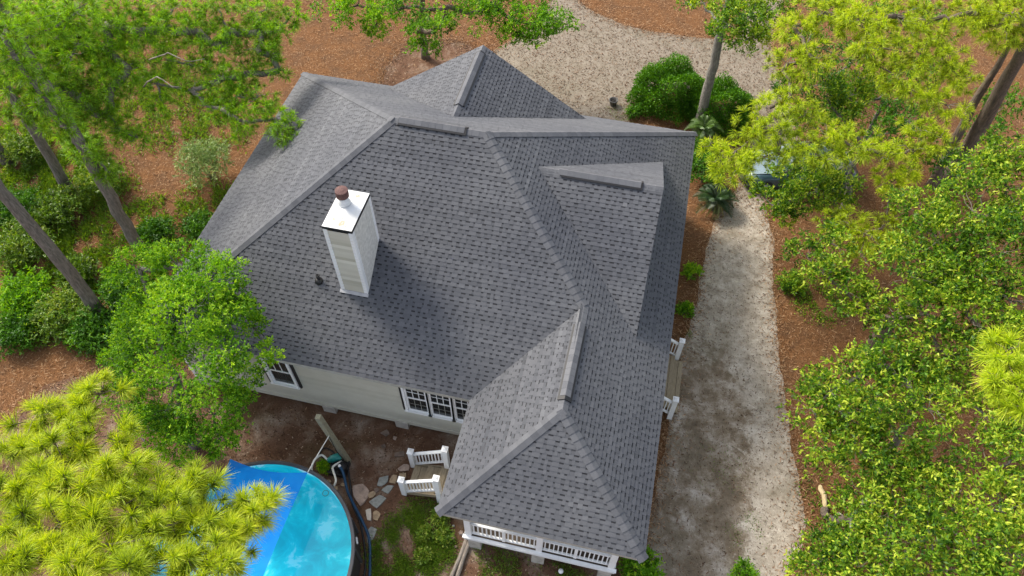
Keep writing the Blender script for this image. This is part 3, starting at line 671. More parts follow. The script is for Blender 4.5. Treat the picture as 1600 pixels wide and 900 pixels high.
# ------------------------------------------------------------------ vegetation builders
def crown_points(blobs, per_r2, r, clump=.34, kmin=5):
    "clumped twig points through the blobs: returns positions, outward directions, tint offset"
    P, D, T = [], [], []
    for (x, y, z, R) in blobs:
        nc = max(5, int(16*R+6)); c0 = np.array([x, y, z]); bt = r.normal()*.12
        d = r.normal(size=(nc, 3)); d[:, 2] = np.abs(d[:, 2])*.9-.35+.2*r.normal(size=nc); d /= np.linalg.norm(d, axis=1, keepdims=True)
        rad = R*r.uniform(.55, 1.05, nc); cc = c0+d*rad[:, None]*np.array([1.05, 1.05, .85]); ct = r.normal(size=nc)*.15
        n = int(per_r2*R*R/nc)+kmin
        q = r.normal(size=(nc, n, 3))*clump*R*.55; p = cc[:, None]+q*np.array([1, 1, .7]); out = p-c0; out /= np.linalg.norm(out, axis=2, keepdims=True)+1e-6
        P.append(p.reshape(-1, 3)); D.append(out.reshape(-1, 3)); T.append((np.repeat(ct, n)+bt))
    return np.concatenate(P), np.concatenate(D), np.concatenate(T)
def leaf_crown(name, blobs, per_r2, L, W, mat, parent, seed, mean=.5, var=.16, k=6, zmin=.06, clump=.34, fan=1.0):
    r = np.random.default_rng(seed); P, D, T = crown_points(blobs, per_r2/k, r, clump)
    n = len(P)
    tw = D*.7+np.array([0, 0, .35])+r.normal(size=(n, 3))*.45; tw /= np.linalg.norm(tw, axis=1, keepdims=True)
    s = r.random((n, k)); pos = P[:, None]+tw[:, None]*(s[..., None]*L*1.6)
    ld = tw[:, None]*.55+r.normal(size=(n, k, 3))*.6*fan+np.array([0, 0, -.05]); pos = pos.reshape(-1, 3); ld = ld.reshape(-1, 3)
    m_ = len(pos); up = np.tile([0., 0, 1.], (m_, 1))
    V, F = leaf_quads(pos, ld, r.uniform(.7, 1.15, m_)*L, r.uniform(.75, 1.15, m_)*W, up+.5*r.normal(size=(m_, 3)), .25, r)
    V[:, 2] = np.maximum(V[:, 2], zmin)
    t = np.clip(mean+np.repeat(T+r.normal(size=n)*var*.6, k)+r.normal(size=m_)*var, 0.02, .98)
    return link(name, quads(name, V, F, t), mat, parent)
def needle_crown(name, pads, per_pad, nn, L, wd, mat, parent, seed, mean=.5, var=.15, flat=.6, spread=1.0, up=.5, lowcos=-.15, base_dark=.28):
    r = np.random.default_rng(seed); C, A, T = [], [], []
    for (x, y, z, R) in pads:
        n = max(2, int(per_pad*(R/.6)**2)); d = r.normal(size=(n, 3)); d /= np.linalg.norm(d, axis=1, keepdims=True)
        p = np.array([x, y, z])+d*(R*spread*r.uniform(.35, 1.05, n)[:, None])*np.array([1, 1, flat]); bt = r.normal()*.08
        a = d*np.array([1, 1, .5])+np.array([0, 0, up])+r.normal(size=(n, 3))*.25; a /= np.linalg.norm(a, axis=1, keepdims=True)
        C.append(p); A.append(a); T.append(bt+r.normal(size=n)*.1)
    C, A, T = np.concatenate(C), np.concatenate(A), np.concatenate(T); n = len(C)
    ax = np.cross(A, r.normal(size=(n, 3))); ax /= np.linalg.norm(ax, axis=1, keepdims=True); ay = np.cross(A, ax)
    cs = lowcos+(1-lowcos)*r.random((n, nn))**.8; sn = np.sqrt(1-cs*cs); ph = r.random((n, nn))*6.283
    d = A[:, None]*cs[..., None]+ax[:, None]*(sn*np.cos(ph))[..., None]+ay[:, None]*(sn*np.sin(ph))[..., None]
    Ln = L*r.uniform(.75, 1.1, (n, nn))*(1+.25*r.normal(size=(n, 1))).clip(.65, 1.3)
    b = C[:, None]-A[:, None]*(r.random((n, nn))*L*.45)[..., None]
    sd_ = np.cross(d, r.normal(size=d.shape)); sd_ /= np.linalg.norm(sd_, axis=2, keepdims=True)
    mid = b+d*(Ln*.5)[..., None]; tip = b+d*Ln[..., None]; tip[..., 2] -= Ln*.16; w_ = wd
    V = np.stack([b+sd_*w_*.35, b-sd_*w_*.35, mid-sd_*w_*.5, mid+sd_*w_*.5, tip-sd_*w_*.08, tip+sd_*w_*.08], 2).reshape(-1, 3)
    m_ = n*nn; k = np.arange(m_)[:, None]*6; F = np.stack([k+np.array([[0, 1, 2, 3]]), k+np.array([[3, 2, 4, 5]])], 1).reshape(-1, 4)
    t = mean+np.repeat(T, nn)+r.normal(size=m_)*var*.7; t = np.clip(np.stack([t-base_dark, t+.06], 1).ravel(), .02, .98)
    o = link(name, quads(name, V, F, t), mat, parent)
    return o, C, A
def wob(p, q, n, amp, r, sag=0.0):
    p, q = np.array(p, float), np.array(q, float); L = np.linalg.norm(q-p); out = []
    o = r.normal(size=(n+1, 3))*amp*L; o[0] = o[-1] = 0
    for i in range(n+1):
        t = i/n; x = p+(q-p)*t+o[i]; x[2] += sag*L*math.sin(math.pi*t); out.append(tuple(x))
    return out
def grow(root, trunk_pts, trunk_r, blobs, bark, seed, rmin=.018, limb_from=.35, twigs=None, limbname='limb', twigmat=None, tw_n=4):
    "trunk, then limbs joining the nearest wood already grown"
    r = np.random.default_rng(seed); mb = MB()
    fine = []; fr_ = []
    for i in range(len(trunk_pts)-1):
        for t in np.arange(5)/5:
            fine.append(np.array(trunk_pts[i])*(1-t)+np.array(trunk_pts[i+1])*t+r.normal(size=3)*.02); fr_.append(trunk_r[i]*(1-t)+trunk_r[i+1]*t)
    fine.append(np.array(trunk_pts[-1], float)); fr_.append(trunk_r[-1])
    fr_[0] *= 1.35; fr_[1] *= 1.08
    mb.tube(fine, fr_, 12); mb.build('trunk', bark, root, True)
    H = fine[-1][2]-fine[0][2]
    nodes = [(p, -1) for p in fine if p[2] > fine[0][2]+H*limb_from]
    nt_ = len(nodes); todo = [np.array(b[:3]) for b in blobs]; par = {}; left = set(range(len(todo)))
    while left:
        best = None
        for i in left:
            for j, (p, _) in enumerate(nodes):
                dz = todo[i][2]-p[2]; d = np.linalg.norm(todo[i]-p)*(1.0 if dz > -.3 else 1.5)*(1.0 if j < nt_ else 1.12)
                if best is None or d < best[0]: best = (d, i, j)
        _, i, j = best; left.discard(i); par[len(nodes)] = j; nodes.append((todo[i], i))
    desc = {k: 1 for k in par}
    for k in sorted(par, reverse=True):
        if par[k] in desc: desc[par[k]] += desc[k]
    for k, j in par.items():
        a, b = nodes[j][0], nodes[k][0]; r1 = min(.6*max(trunk_r), rmin*1.25*math.sqrt(desc[k]+.6)); r0 = min(.7*max(trunk_r), rmin*1.5*math.sqrt(desc[k]+1))
        n = 5; pts = wob(a, b, n, .03, r, -.05)
        mb = MB(); mb.tube(pts, [r0+(r1-r0)*t/n for t in range(n+1)], 7); mb.build(limbname, bark, root, True)
    if twigs != 0:
        mb = MB()
        for (x, y, z, R) in blobs:
            for q in range(tw_n):
                d = r.normal(size=3); d /= np.linalg.norm(d); d[2] = abs(d[2])*.6
                mb.tube(wob((x, y, z), (x+d[0]*R, y+d[1]*R, z+d[2]*R), 3, .08, r), [.012, .01, .007, .004], 4, False)
        o = mb.build('twigs', twigmat or bark, root); o['kind'] = 'stuff'

# crown masses: x, y, z, radius in metres
B_oak_by_house=[(0.48,0.91,5.5,0.9),(1.83,0.94,6,0.9),(2.83,0.61,6,1),(1.12,0.08,5,1),(2.96,-0.55,6.2,1.1),(3.57,-0.13,5.5,0.9),(4.2,-0.57,4.5,0.8),(4.86,-0.58,5,0.35),(3.55,0.62,5.5,0.45),(1.68,-1.15,4.5,1.1),(3.55,-1.53,5.5,1.2),(3.86,-1.17,4,1),(0.44,-1.5,3.2,0.9),(2.16,-2.09,3.5,1.1),(3.27,-1.87,3.2,1.1),(4.21,-1.55,3,0.6),(2.43,-2.61,2.5,0.7),(1.38,-2.41,2.6,0.8),(3.38,-2.25,2.4,0.5),(-0.51,-0.74,3,0.5),(0.3,-0.3,4,0.8)]
B_right_pine=[(17.66,14.87,6.66,0.8),(18.61,15.28,7.03,0.9),(19.66,15.15,7.03,0.8),(20.75,15.01,7.4,0.9),(21.97,15.11,7.4,0.9),(23.0,15.14,7.77,0.9),(23.92,14.77,8.14,0.9),(17.57,13.18,6.29,0.8),(18.33,13.41,6.51,0.7),(17.08,11.18,5.92,0.6),(17.75,11.8,6.07,0.7),(16.89,10.63,5.55,0.7),(17.54,10.37,5.77,0.6),(16.28,9.65,5.33,0.6),(15.83,9.26,5.18,0.5),(16.29,8.79,5.03,0.5),(16.92,9.66,5.18,0.5),(17.62,9.98,5.18,0.6),(18.45,10.39,5.4,0.7),(19.21,10.7,5.55,0.7),(19.99,10.42,5.55,0.7),(20.95,10.35,5.55,0.6),(21.75,10.69,5.55,0.7),(21.22,9.87,4.81,0.6),(21.83,11.19,5.92,0.6),(22.54,12.16,6.29,0.7),(20.4,13.68,7.03,0.8),(21.4,13.74,7.03,0.9),(22.26,13.81,6.88,0.8),(22.89,13.23,6.66,0.7),(20.88,12.76,6.66,0.8),(19.98,13.72,6.81,0.6),(21.4,12.42,6.51,0.5),(19.85,8.55,4.07,0.6),(20.62,8.18,4.07,0.7),(21.43,8.78,4.07,0.6),(20.54,7.36,3.92,0.5),(21.76,8.04,4.07,0.4),(18.35,11.5,5.77,0.5),(16.73,9.32,5.18,0.5),(15.46,9.77,5.33,0.35),(19.06,9.85,5.33,0.5),(19.56,14.59,7.25,0.7),(23.75,14.7,7.7,0.8),(21.87,12.21,6.51,0.5),(21.67,10.18,5.18,0.5),(22.39,11.02,5.92,0.45)]
B_edge_pine=[(21.15,0.67,9,0.5),(21.24,-0.05,9,0.6),(20.9,0.16,9,0.3),(21.25,-0.54,9,0.4)]
B_near_pine=[(3.92,-5.21,10,0.42),(4.39,-4.98,10,0.42),(4.62,-4.54,10,0.42),(4.15,-5.9,10.3,0.42),(4.99,-6.03,10.5,0.42),(4.99,-5.55,10.2,0.42),(5.44,-5.32,10.2,0.42),(5.27,-6.52,10.8,0.42),(5.8,-6.5,10.8,0.42),(5.97,-6.06,10.6,0.42),(6.26,-5.79,10.5,0.42),(5.43,-7.05,11,0.42),(6.03,-7.01,11,0.42),(6.31,-6.72,10.9,0.42),(6.65,-6.5,10.8,0.42),(6.85,-6.14,10.5,0.42),(7.2,-5.96,10.4,0.42),(7.23,-5.77,10.3,0.42),(7.49,-6.6,10.8,0.42),(7.21,-6.94,10.9,0.42),(7.66,-6.36,10.5,0.42),(7.83,-6.11,10.2,0.42),(8.2,-6.48,10.5,0.42),(8.32,-6.93,10.8,0.42),(8.2,-6.06,10,0.42),(8.2,-5.81,9.9,0.42),(8.39,-6.54,10.2,0.42),(7.86,-7.14,11,0.42),(6.72,-7.13,11,0.42),(6.16,-7.5,11.2,0.42),(7.45,-7.38,11.2,0.42),(6.75,-7.57,11.3,0.42),(4.84,-6.61,10.8,0.42),(5.89,-7.59,11.3,0.42),(8.32,-7.17,11,0.42)]
B_left_pine=[(-6.71,8.22,7.26,0.9),(-5.48,8.88,7.26,0.9),(-4.23,9.55,7.26,0.8),(-2.87,10.06,7.26,0.8),(-1.74,10.85,6.93,0.7),(-0.68,11.43,6.6,0.7),(0.15,10.96,6.27,0.5),(-6.13,6.74,6.93,0.8),(-5.13,7.31,6.93,0.8),(-4.5,8.28,6.6,0.7),(-3.64,9.08,6.93,0.6),(-2.11,9.94,6.6,0.6),(-1.18,10.35,6.47,0.6),(-0.14,9.96,6.14,0.6),(-5.62,5.76,6.27,0.6),(-4.77,6.45,6.14,0.7),(-4.16,7.18,5.94,0.7),(-3.71,7.87,6.27,0.6),(-1.82,9.12,5.94,0.5),(-0.97,8.7,5.74,0.6),(-0.28,9.22,5.74,0.6),(0.3,10.16,5.94,0.4),(-1.8,8.16,5.61,0.4),(0.35,8.4,5.41,0.6),(0.16,7.59,5.08,0.5),(-0.69,7.81,5.28,0.5),(0.99,8.02,5.02,0.5),(1.59,7.35,4.88,0.4),(1.64,8.09,4.95,0.3),(-3.67,6.36,4.95,0.5),(-2.99,6.2,4.95,0.4),(-4.17,6.67,5.28,0.5),(-3.68,5.04,4.29,0.4),(-8.07,8.65,7.26,0.9),(-7.13,7.01,6.93,0.8),(-6.74,6.05,6.47,0.6),(-5.41,6.53,6.34,0.7),(-4.78,5.41,5.94,0.5),(-4.34,6.31,5.68,0.5),(-4.36,5.34,5.15,0.45),(-4.03,5.24,4.75,0.4),(-2.92,7.98,5.81,0.5),(-2.82,8.79,6.14,0.5),(-2.65,7.52,5.28,0.4),(-3.19,9.48,6.86,0.6),(-1.31,9.58,6.34,0.6),(0.37,11.89,6.34,0.5),(-0.35,8.41,5.41,0.5),(-1.19,7.87,5.28,0.35),(-5.22,7.88,7.0,0.8),(-4.73,8.89,7.13,0.7),(-5.96,7.87,7.13,0.8),(-6.09,5.26,6.07,0.45),(-0.22,10.77,6.34,0.6),(0.67,9.7,5.68,0.35),(-1.89,3.12,8.32,0.4),(-2.21,3.33,8.84,0.45),(-2.54,3.51,9.37,0.5),(-2.84,3.72,9.9,0.5),(-3.2,4.07,10.23,0.5),(-1.85,3.14,7.39,0.25),(-4.14,6.11,9.24,0.7),(-3.69,7.06,8.91,0.7),(-4.05,5.26,9.9,0.6)]
B_top_oak=[(-0.11,15.92,4,0.8),(0.81,16.46,4,0.8),(1.95,16.4,4,0.7),(1.5,16.14,3.2,0.5),(3.23,16.04,4.5,0.8),(4.71,16.48,4.5,0.8),(5.61,17.03,4,0.8),(6.8,17.7,3.6,0.8),(7.92,17.65,3.5,0.8),(8.65,18.06,3.5,0.6),(8.27,17.33,3,0.6),(7.17,17.31,3,0.5),(3.09,17.75,1.5,0.6),(4.09,17.29,3,0.5),(2.87,17.73,2.2,0.5),(9.27,18.6,3,0.35),(6.22,17.88,4,0.7)]
B_tall_leafy=[(15.62,15.4,6,0.5),(16.38,16.18,6,0.7),(17.06,16.76,6,0.6),(16.31,15.44,5.5,0.5),(16.76,15.82,5.5,0.4),(15.32,16.64,6,0.4),(15.24,16.05,5.3,0.25),(14.72,18.25,5,0.4),(14.03,19.71,4,0.3)]
B_oak_A=[(18.87,6.9,4,0.5),(19.43,6.27,4,0.6),(20.05,5.95,3.8,0.6),(20.66,5.63,3.6,0.6),(19.58,7.42,4.2,0.5),(21.38,5.94,5,0.9),(22.13,6.9,5.5,1),(22.88,7.87,6,1),(23.95,9.16,6,1),(21.83,8.28,5.3,0.7),(22.69,6.08,5.2,1),(23.47,6.48,5.8,1),(24.14,7.66,6,0.8),(21.99,5.0,4.6,0.8),(21.37,5.05,4,0.5),(22.95,4.72,5,1),(23.82,5.29,5.4,1),(24.0,4.12,5,0.8),(23.35,3.81,4.6,0.8),(22.41,4.05,4.2,0.7),(23.2,9.6,6.2,0.7),(24.21,10.21,6.5,0.7)]
B_oak_limb=[(18.36,10.38,2.6,0.45),(17.94,11.15,2.2,0.33),(18.5,11.77,2.8,0.42),(19.0,12.08,3,0.5),(18.78,10.35,3,0.6),(19.48,10.62,3.2,0.6),(20.07,10.34,3,0.5),(19.71,11.37,3.2,0.5),(20.38,10.95,3.4,0.5),(18.64,10.11,2.4,0.4),(20.13,13.73,5,0.5),(19.26,13.52,5,0.6),(19.82,13.1,4.6,0.6),(20.49,14.53,5,0.6)]
B_shade_oak=[(19.29,19.46,3,0.7),(20.01,17.05,3,0.7),(21.08,18.99,3,0.7),(22.19,16.76,3,0.8),(20.87,15.8,3.2,0.8),(23.14,15.68,2.8,0.7),(19.62,15.1,2.6,0.7),(22.13,14.71,2.8,0.7),(20.85,14.14,2.4,0.6),(24.02,18.4,3,0.7),(18.7,17.12,2.4,0.5),(24.33,14.24,2.4,0.5),(20.12,22.02,3,0.7),(22.27,22.04,3,0.7),(24.39,22.05,3,0.8),(26.23,16.5,2.4,0.6),(27.21,18.29,2.4,0.7)]
B_oak_B=[(19.32,2.15,3,0.6),(19.72,2.65,3.4,0.7),(20.36,3.1,3.6,0.7),(21.0,3.55,3.8,0.7),(20.04,1.91,3.4,0.8),(20.75,2.26,3.8,0.8),(21.55,2.94,4,0.8),(19.72,1.35,2.8,0.6),(20.41,1.13,3.2,0.7),(21.27,1.52,3.6,0.8),(21.98,2.25,4,0.7),(22.57,3.17,4,0.5),(21.29,0.68,3,0.6),(22.01,1.08,3.3,0.5),(23.56,2.52,3.8,0.7),(24.07,2.35,4,0.7)]
B_oak_C=[(20.75,-0.01,2.6,0.6),(21.37,-0.36,3,0.8),(22.13,0.26,3.2,0.7),(21.15,-1.25,3,0.8),(21.91,-1.04,3.4,0.9),(22.79,-0.01,3.4,0.7),(23.48,0.85,3.8,0.8),(24.08,1.43,4,0.7),(22.86,-1.04,3.6,0.9),(23.63,-0.13,3.8,0.9),(23.63,-1.3,4,0.9),(20.28,-1.26,2.4,0.6),(19.92,-1.55,2,0.6),(20.5,-1.84,2.6,0.8),(19.76,-1.78,1.5,0.5),(22.23,-1.78,3.5,0.8)]

# ------------------------------------------------------------------ trees
g = 'pines standing among the undergrowth left of the house'
t = empty('pine_tree', (-4.18, 4.86, 0), 'tall grey pine nearest the house, its green crown over the left roof edge', 'pine tree', g)
grow(t, [(-4.18, 4.86, -.1), (-4.15, 4.95, 3), (-4.3, 5.25, 6), (-4.5, 5.5, 9), (-4.6, 5.6, 11)], [.22, .2, .17, .12, .07], B_left_pine, M['pine_bark'], 21, .02, .4, twigmat=M['dead_twig'])
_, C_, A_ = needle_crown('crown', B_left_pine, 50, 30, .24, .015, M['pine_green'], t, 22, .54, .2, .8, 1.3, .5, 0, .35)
DEAD = [[(-4.25, 6.36, 8.9), (-3.93, 7.09, 8.9), (-3.33, 8.02, 8.9)], [(-1.01, 6.11, 8.9), (-0.14, 5.94, 8.9), (0.53, 5.71, 8.9), (1.0, 5.92, 8.9)], [(-0.55, 4.97, 8.9), (0.1, 4.9, 8.9), (0.89, 4.66, 8.9)]]
for pts_ in DEAD:
    mb = MB(); mb.tube([tuple(p) for q_ in range(len(pts_)-1) for p in wob(np.array(pts_[q_])-np.array([0, 0, .5*(q_ == 0)]), pts_[q_+1], 3, .05, rng)[:3+(q_ == len(pts_)-2)]], [.022-.014*i/(3*len(pts_)-3) for i in range(3*len(pts_)-2)], 6); mb.build('bare_limb', M['dead_twig'], t, True)
t = empty('pine_tree', (-4.19, 2.01, 0), 'pine with a bare grey trunk leaning out of the left edge above the bushes', 'pine tree', g)
far1 = [(-5.6, 2.9, 12, 1.2), (-4.6, 3.4, 12.8, 1.2), (-6.4, 1.6, 12.6, 1.2), (-7.0, 3.2, 12.3, 1.2), (-5.2, 2.2, 13.6, 1.1)]
grow(t, [(-4.19, 2.01, -.1), (-4.3, 2.15, 3), (-4.75, 2.35, 6), (-5.1, 2.5, 9), (-5.3, 2.6, 13)], [.23, .21, .18, .15, .08], far1, M['pine_bark'], 23, .03, .8)
needle_crown('crown', far1, 14, 22, .26, .016, M['pine_green'], t, 24)
t = empty('pine_tree', (-8.78, 7.2, 0), 'thinner dark pine trunk farther back at the left edge of the yard', 'pine tree', g)
far2 = [(-9.6, 8.4, 11, 1.2), (-8.5, 9.0, 12, 1.2), (-10.2, 7.4, 11.8, 1.2), (-9.0, 8.2, 13, 1.1), (-10.6, 9.0, 10.4, 1.0)]
grow(t, [(-8.78, 7.2, -.1), (-8.75, 7.35, 3), (-8.95, 7.7, 6), (-9.2, 8.0, 9), (-9.3, 8.1, 12.5)], [.2, .18, .16, .13, .07], far2, M['pine_bark'], 25, .03, .75)
needle_crown('crown', far2, 14, 22, .26, .016, M['pine_green'], t, 26)
t = empty('pine_tree', (-12.26, 8.08, 0), 'leftmost pine, only the foot of its pale trunk showing at the left edge', 'pine tree', g)
far3 = [(-13.2, 9.0, 11, 1.2), (-12.2, 9.8, 12, 1.2), (-13.8, 8.2, 11.6, 1.1)]
grow(t, [(-12.26, 8.08, -.1), (-12.4, 8.3, 4), (-12.8, 8.6, 8), (-13, 8.8, 12)], [.2, .18, .14, .07], far3, M['pine_bark'], 27, .03, .8)
needle_crown('crown', far3, 14, 20, .26, .016, M['pine_green'], t, 28)

t = empty('pine_tree', (25.83, 15.83, 0), 'large pine with sunny yellow-green needles reaching over the driveway and the car', 'pine tree')
grow(t, [(25.83, 15.83, -.1), (25.6, 15.6, 3), (25.2, 15.2, 5.5), (24.6, 14.2, 8), (24.3, 13.9, 10)], [.3, .27, .22, .16, .08], B_right_pine, M['warm_bark'], 31, .009, .35, twigmat=M['dead_twig'])
needle_crown('crown', B_right_pine, 26, 50, .245, .013, M['pine_sun'], t, 32, .68, .18, .6, 1.2, .6, .02, .4)
t = empty('pine_tree', (25.2, 15.5, 0), 'second, thinner dark trunk leaning beside the large yellow-green pine', 'pine tree')
b2 = [(24.6, 15.8, 6.6, .7), (25.6, 16.2, 7.4, .8), (24.0, 16.6, 7.0, .7), (25.2, 17.2, 7.6, .8)]
grow(t, [(25.2, 15.5, -.1), (25.0, 15.5, 2), (24.9, 15.7, 4.5), (25.0, 16.0, 7.2)], [.2, .18, .14, .06], b2, M['warm_bark'], 33, .025, .6)
needle_crown('crown', b2, 20, 40, .27, .013, M['pine_sun'], t, 34, .5)
t = empty('pine_tree', (28.5, -3.5, 0), 'pine beyond the right edge with only a few bright needle sprays showing', 'pine tree')
grow(t, [(28.5, -3.5, -.1), (28.4, -3.4, 4), (28.2, -3.2, 8), (28, -3, 12)], [.25, .22, .18, .08], B_edge_pine+[(26, -2, 11, .8), (27.5, -2.6, 11.5, .9), (27, -4.4, 11, .9)], M['warm_bark'], 35, .008, .6)
needle_crown('crown', B_edge_pine+[(26, -2, 11, .8), (27.5, -2.6, 11.5, .9), (27, -4.4, 11, .9)], 30, 80, .28, .013, M['pine_sun'], t, 36, .58)
t = empty('pine_tree', (2.5, -8.3, 0), 'pine in the near left corner with large bright tufts of needles hanging over the pool', 'pine tree')
grow(t, [(2.5, -8.3, -.1), (2.5, -8.3, 4), (2.55, -8.2, 8), (2.6, -8.0, 11.5)], [.26, .24, .2, .1], B_near_pine, M['warm_bark'], 37, .0045, .7, twigs=0)
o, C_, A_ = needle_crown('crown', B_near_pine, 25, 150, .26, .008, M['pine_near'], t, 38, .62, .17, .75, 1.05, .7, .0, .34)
mb = MB()
r_ = np.random.default_rng(5); pc = np.array([b[:3] for b in B_near_pine])
for c_, a_ in zip(C_, A_):
    j = np.argmin(np.linalg.norm(pc-c_, axis=1)); mb.tube(wob(pc[j]-np.array([0, 0, .15]), c_+a_*.03, 3, .06, r_), [.013, .011, .009, .007], 5, False)
o = mb.build('twigs', M['warm_bark'], t); o['kind'] = 'stuff'

t = empty('oak_tree', (1.35, -1.75, 0), 'bushy fresh green oak in front of the house corner, overlapping the roof edge', 'oak tree')
B_oak_by_house = [(x-.12, y, z, R*.8) for x, y, z, R in B_oak_by_house if not (x > 3.6 and z < 4.6)]+[(3.9, .15, 4.9, .3), (3.5, -.75, 3.2, .5)]
grow(t, [(1.35, -1.75, -.05), (1.3, -1.6, 1.2), (1.6, -1.1, 3), (1.7, -.9, 4.8)], [.15, .13, .1, .05], B_oak_by_house, M['oak_bark'], 41, .015, .25, twigmat=M['oak_bark'], tw_n=6)
leaf_crown('crown', B_oak_by_house, 5600, .09, .04, M['oak'], t, 42, .52, .22, clump=.36)
t = empty('oak_tree', (2.6, 18.89, 0), 'green oak behind the house with its crown cut by the top edge of the picture', 'oak tree')
grow(t, [(2.6, 18.89, -.05), (2.6, 18.9, 1.5), (2.75, 18.8, 3), (2.9, 18.6, 4.8)], [.17, .15, .12, .06], B_top_oak, M['warm_bark'], 43, .022, .25)
leaf_crown('crown', B_top_oak, 1500, .13, .06, M['oak'], t, 44, .42, .16, clump=.4)
t = empty('leafy_tree', (15.6, 16.83, 0), 'straight pale grey trunk rising through the round shrubs behind the house', 'tree')
grow(t, [(15.6, 16.83, -.05), (15.6, 16.9, 2), (15.55, 17.0, 4), (15.5, 16.9, 6.3), (15.5, 16.9, 8)], [.22, .2, .175, .14, .08], B_tall_leafy, M['oak_bark'], 45, .02, .55)
leaf_crown('crown', B_tall_leafy, 2600, .12, .055, M['live_oak'], t, 46, .55, .18, clump=.45)
g = 'glossy oaks along the right of the driveway'
for nm, base, pts, rad, bl, lab, sd in (
    ('a', (22.16, 6.51), [(0, 0, -.05), (.1, .2, 1.5), (.5, .3, 3.2), (.8, .4, 5)], [.26, .23, .17, .08], B_oak_A, 'biggest glossy green oak on the right, below the yellow-green pine', 51),
    ('l', (21.4, 12.6), [(0, 0, -.05), (-.1, 0, 1.2), (-.4, -.1, 2.4), (-.6, 0, 4)], [.16, .14, .1, .05], B_oak_limb, 'low spreading oak with leafy limbs covering the back of the car', 53),
    ('b', (22.3, 2.4), [(0, 0, -.05), (-.1, 0, 1.2), (-.3, .1, 2.4), (-.5, .1, 3.6)], [.15, .13, .1, .05], B_oak_B, 'yellow-green oak halfway down the right side beside the driveway', 55),
    ('c', (22.6, -.6), [(0, 0, -.05), (-.1, 0, 1), (-.2, .1, 2), (-.4, .1, 3.2)], [.15, .13, .1, .05], B_oak_C, 'spreading oak in the lower right corner behind the fallen logs', 57)):
    t = empty('oak_tree', (*base, 0), lab, 'oak tree', g)
    grow(t, [(base[0]+p[0], base[1]+p[1], p[2]) for p in pts], rad, bl, M['oak_bark'] if nm != 'a' else M['warm_bark'], sd, .016, .25, twigmat=M['dead_twig'], tw_n=5)
    dens = {'a': 2300, 'l': 2600, 'b': 2000, 'c': 1800}[nm]
    leaf_crown('crown', bl, dens*.85, .135, .052, M['live_oak'], t, sd+1, {'a': .55, 'l': .45, 'b': .62, 'c': .56}[nm], .24, clump=.4)

t = empty('oak_tree', (22.6, 17.2, 0), 'low dark green oak in the shade beneath the yellow-green pine', 'oak tree', g)
grow(t, [(22.6, 17.2, -.05), (22.5, 17.1, .8), (22.4, 17.0, 1.6), (22.4, 16.9, 2.6)], [.14, .12, .09, .05], B_shade_oak, M['oak_bark'], 171, .012, .25, tw_n=4)
leaf_crown('crown', B_shade_oak, 1700, .13, .055, M['boxwood'], t, 172, .5, .2, clump=.5)
# ------------------------------------------------------------------ shrubs and low plants
def shrub(name, x, y, R, H, mat, label, seed, dens=1100, L=.1, Wd=.045, mean=.5, cat='shrub', group=None, lobes=5, k=6, clump=.4):
    r = np.random.default_rng(seed); t = empty(name, (x, y, 0), label, cat, group); bl = [(x, y, H*.55, min(R, H)*.75)]
    for i in range(lobes):
        a = i/lobes*6.283+r.random()*.6; q = R*.55; bl.append((x+math.cos(a)*q, y+math.sin(a)*q, H*r.uniform(.35, .6), R*r.uniform(.42, .58)))
    mb = MB()
    for b in bl: mb.tube(wob((x+r.normal()*.05, y+r.normal()*.05, -.03), b[:3], 3, .06, r), [.03, .022, .015, .01], 5)
    o = mb.build('stems', M['warm_bark'], t); o['kind'] = 'stuff'
    leaf_crown('foliage', bl, dens, L, Wd, mat, t, seed+1, mean, .16, k, clump=clump); return t
def dome(name, x, y, R, H, label, seed, n=26000):
    r = np.random.default_rng(seed); t = empty(name, (x, y, 0), label, 'shrub', 'clipped round shrubs behind the house')
    d = r.normal(size=(n, 3)); d[:, 2] = np.abs(d[:, 2])*.9-.1; d /= np.linalg.norm(d, axis=1, keepdims=True)
    lob = 1+.12*np.sin(d[:, 0]*6+seed)*np.cos(d[:, 1]*5)+.09*np.sin(d[:, 0]*4-d[:, 1]*7+seed)+.06*np.sin(d[:, 2]*9+d[:, 0]*5)+.05*np.sin(d[:, 1]*17+d[:, 0]*13)
    P = np.array([x, y, H*.18])+d*np.array([R, R, H*.82])*(lob*r.uniform(.8, 1.03, n))[:, None]
    ld = d*.7+r.normal(size=(n, 3))*.5+np.array([0, 0, .3])
    V, F = leaf_quads(P, ld, r.uniform(.08, .13, n), r.uniform(.035, .055, n), d, .25, r); V[:, 2] = np.maximum(V[:, 2], .04)
    link('foliage', quads('foliage', V, F, np.clip(.5+.6*(lob-1)+.2*r.normal(size=n), .02, .98)), M['boxwood'], t)
    mb = MB()
    for i in range(9):
        a = i*.7; mb.tube(wob((x+math.cos(a)*.12, y+math.sin(a)*.12, -.03), (x+math.cos(a)*R*.6, y+math.sin(a)*R*.6, H*.6), 3, .05, r), [.04, .03, .02, .01], 5)
    o = mb.build('stems', M['warm_bark'], t); o['kind'] = 'stuff'
dome('round_shrub', 14.1, 18.2, 1.6, 1.75, 'larger dark green round shrub left of the pale trunk behind the house', 61)
dome('round_shrub', 16.4, 17.6, 1.4, 1.6, 'smaller dark green round shrub right of the pale trunk behind the house', 62, 20000)
shrub('shrub', 12.75, 17.0, .3, .4, M['boxwood'], 'tiny dark green sprig beside the left foot of the larger round shrub', 63, 1500, lobes=3)
shrub('pale_shrub', -3.6, 9.2, 1.0, 1.9, M['pale_leaf'], 'pale silvery green shrub standing alone near the left roof edge', 64, 900, .15, .035, .55, lobes=6)
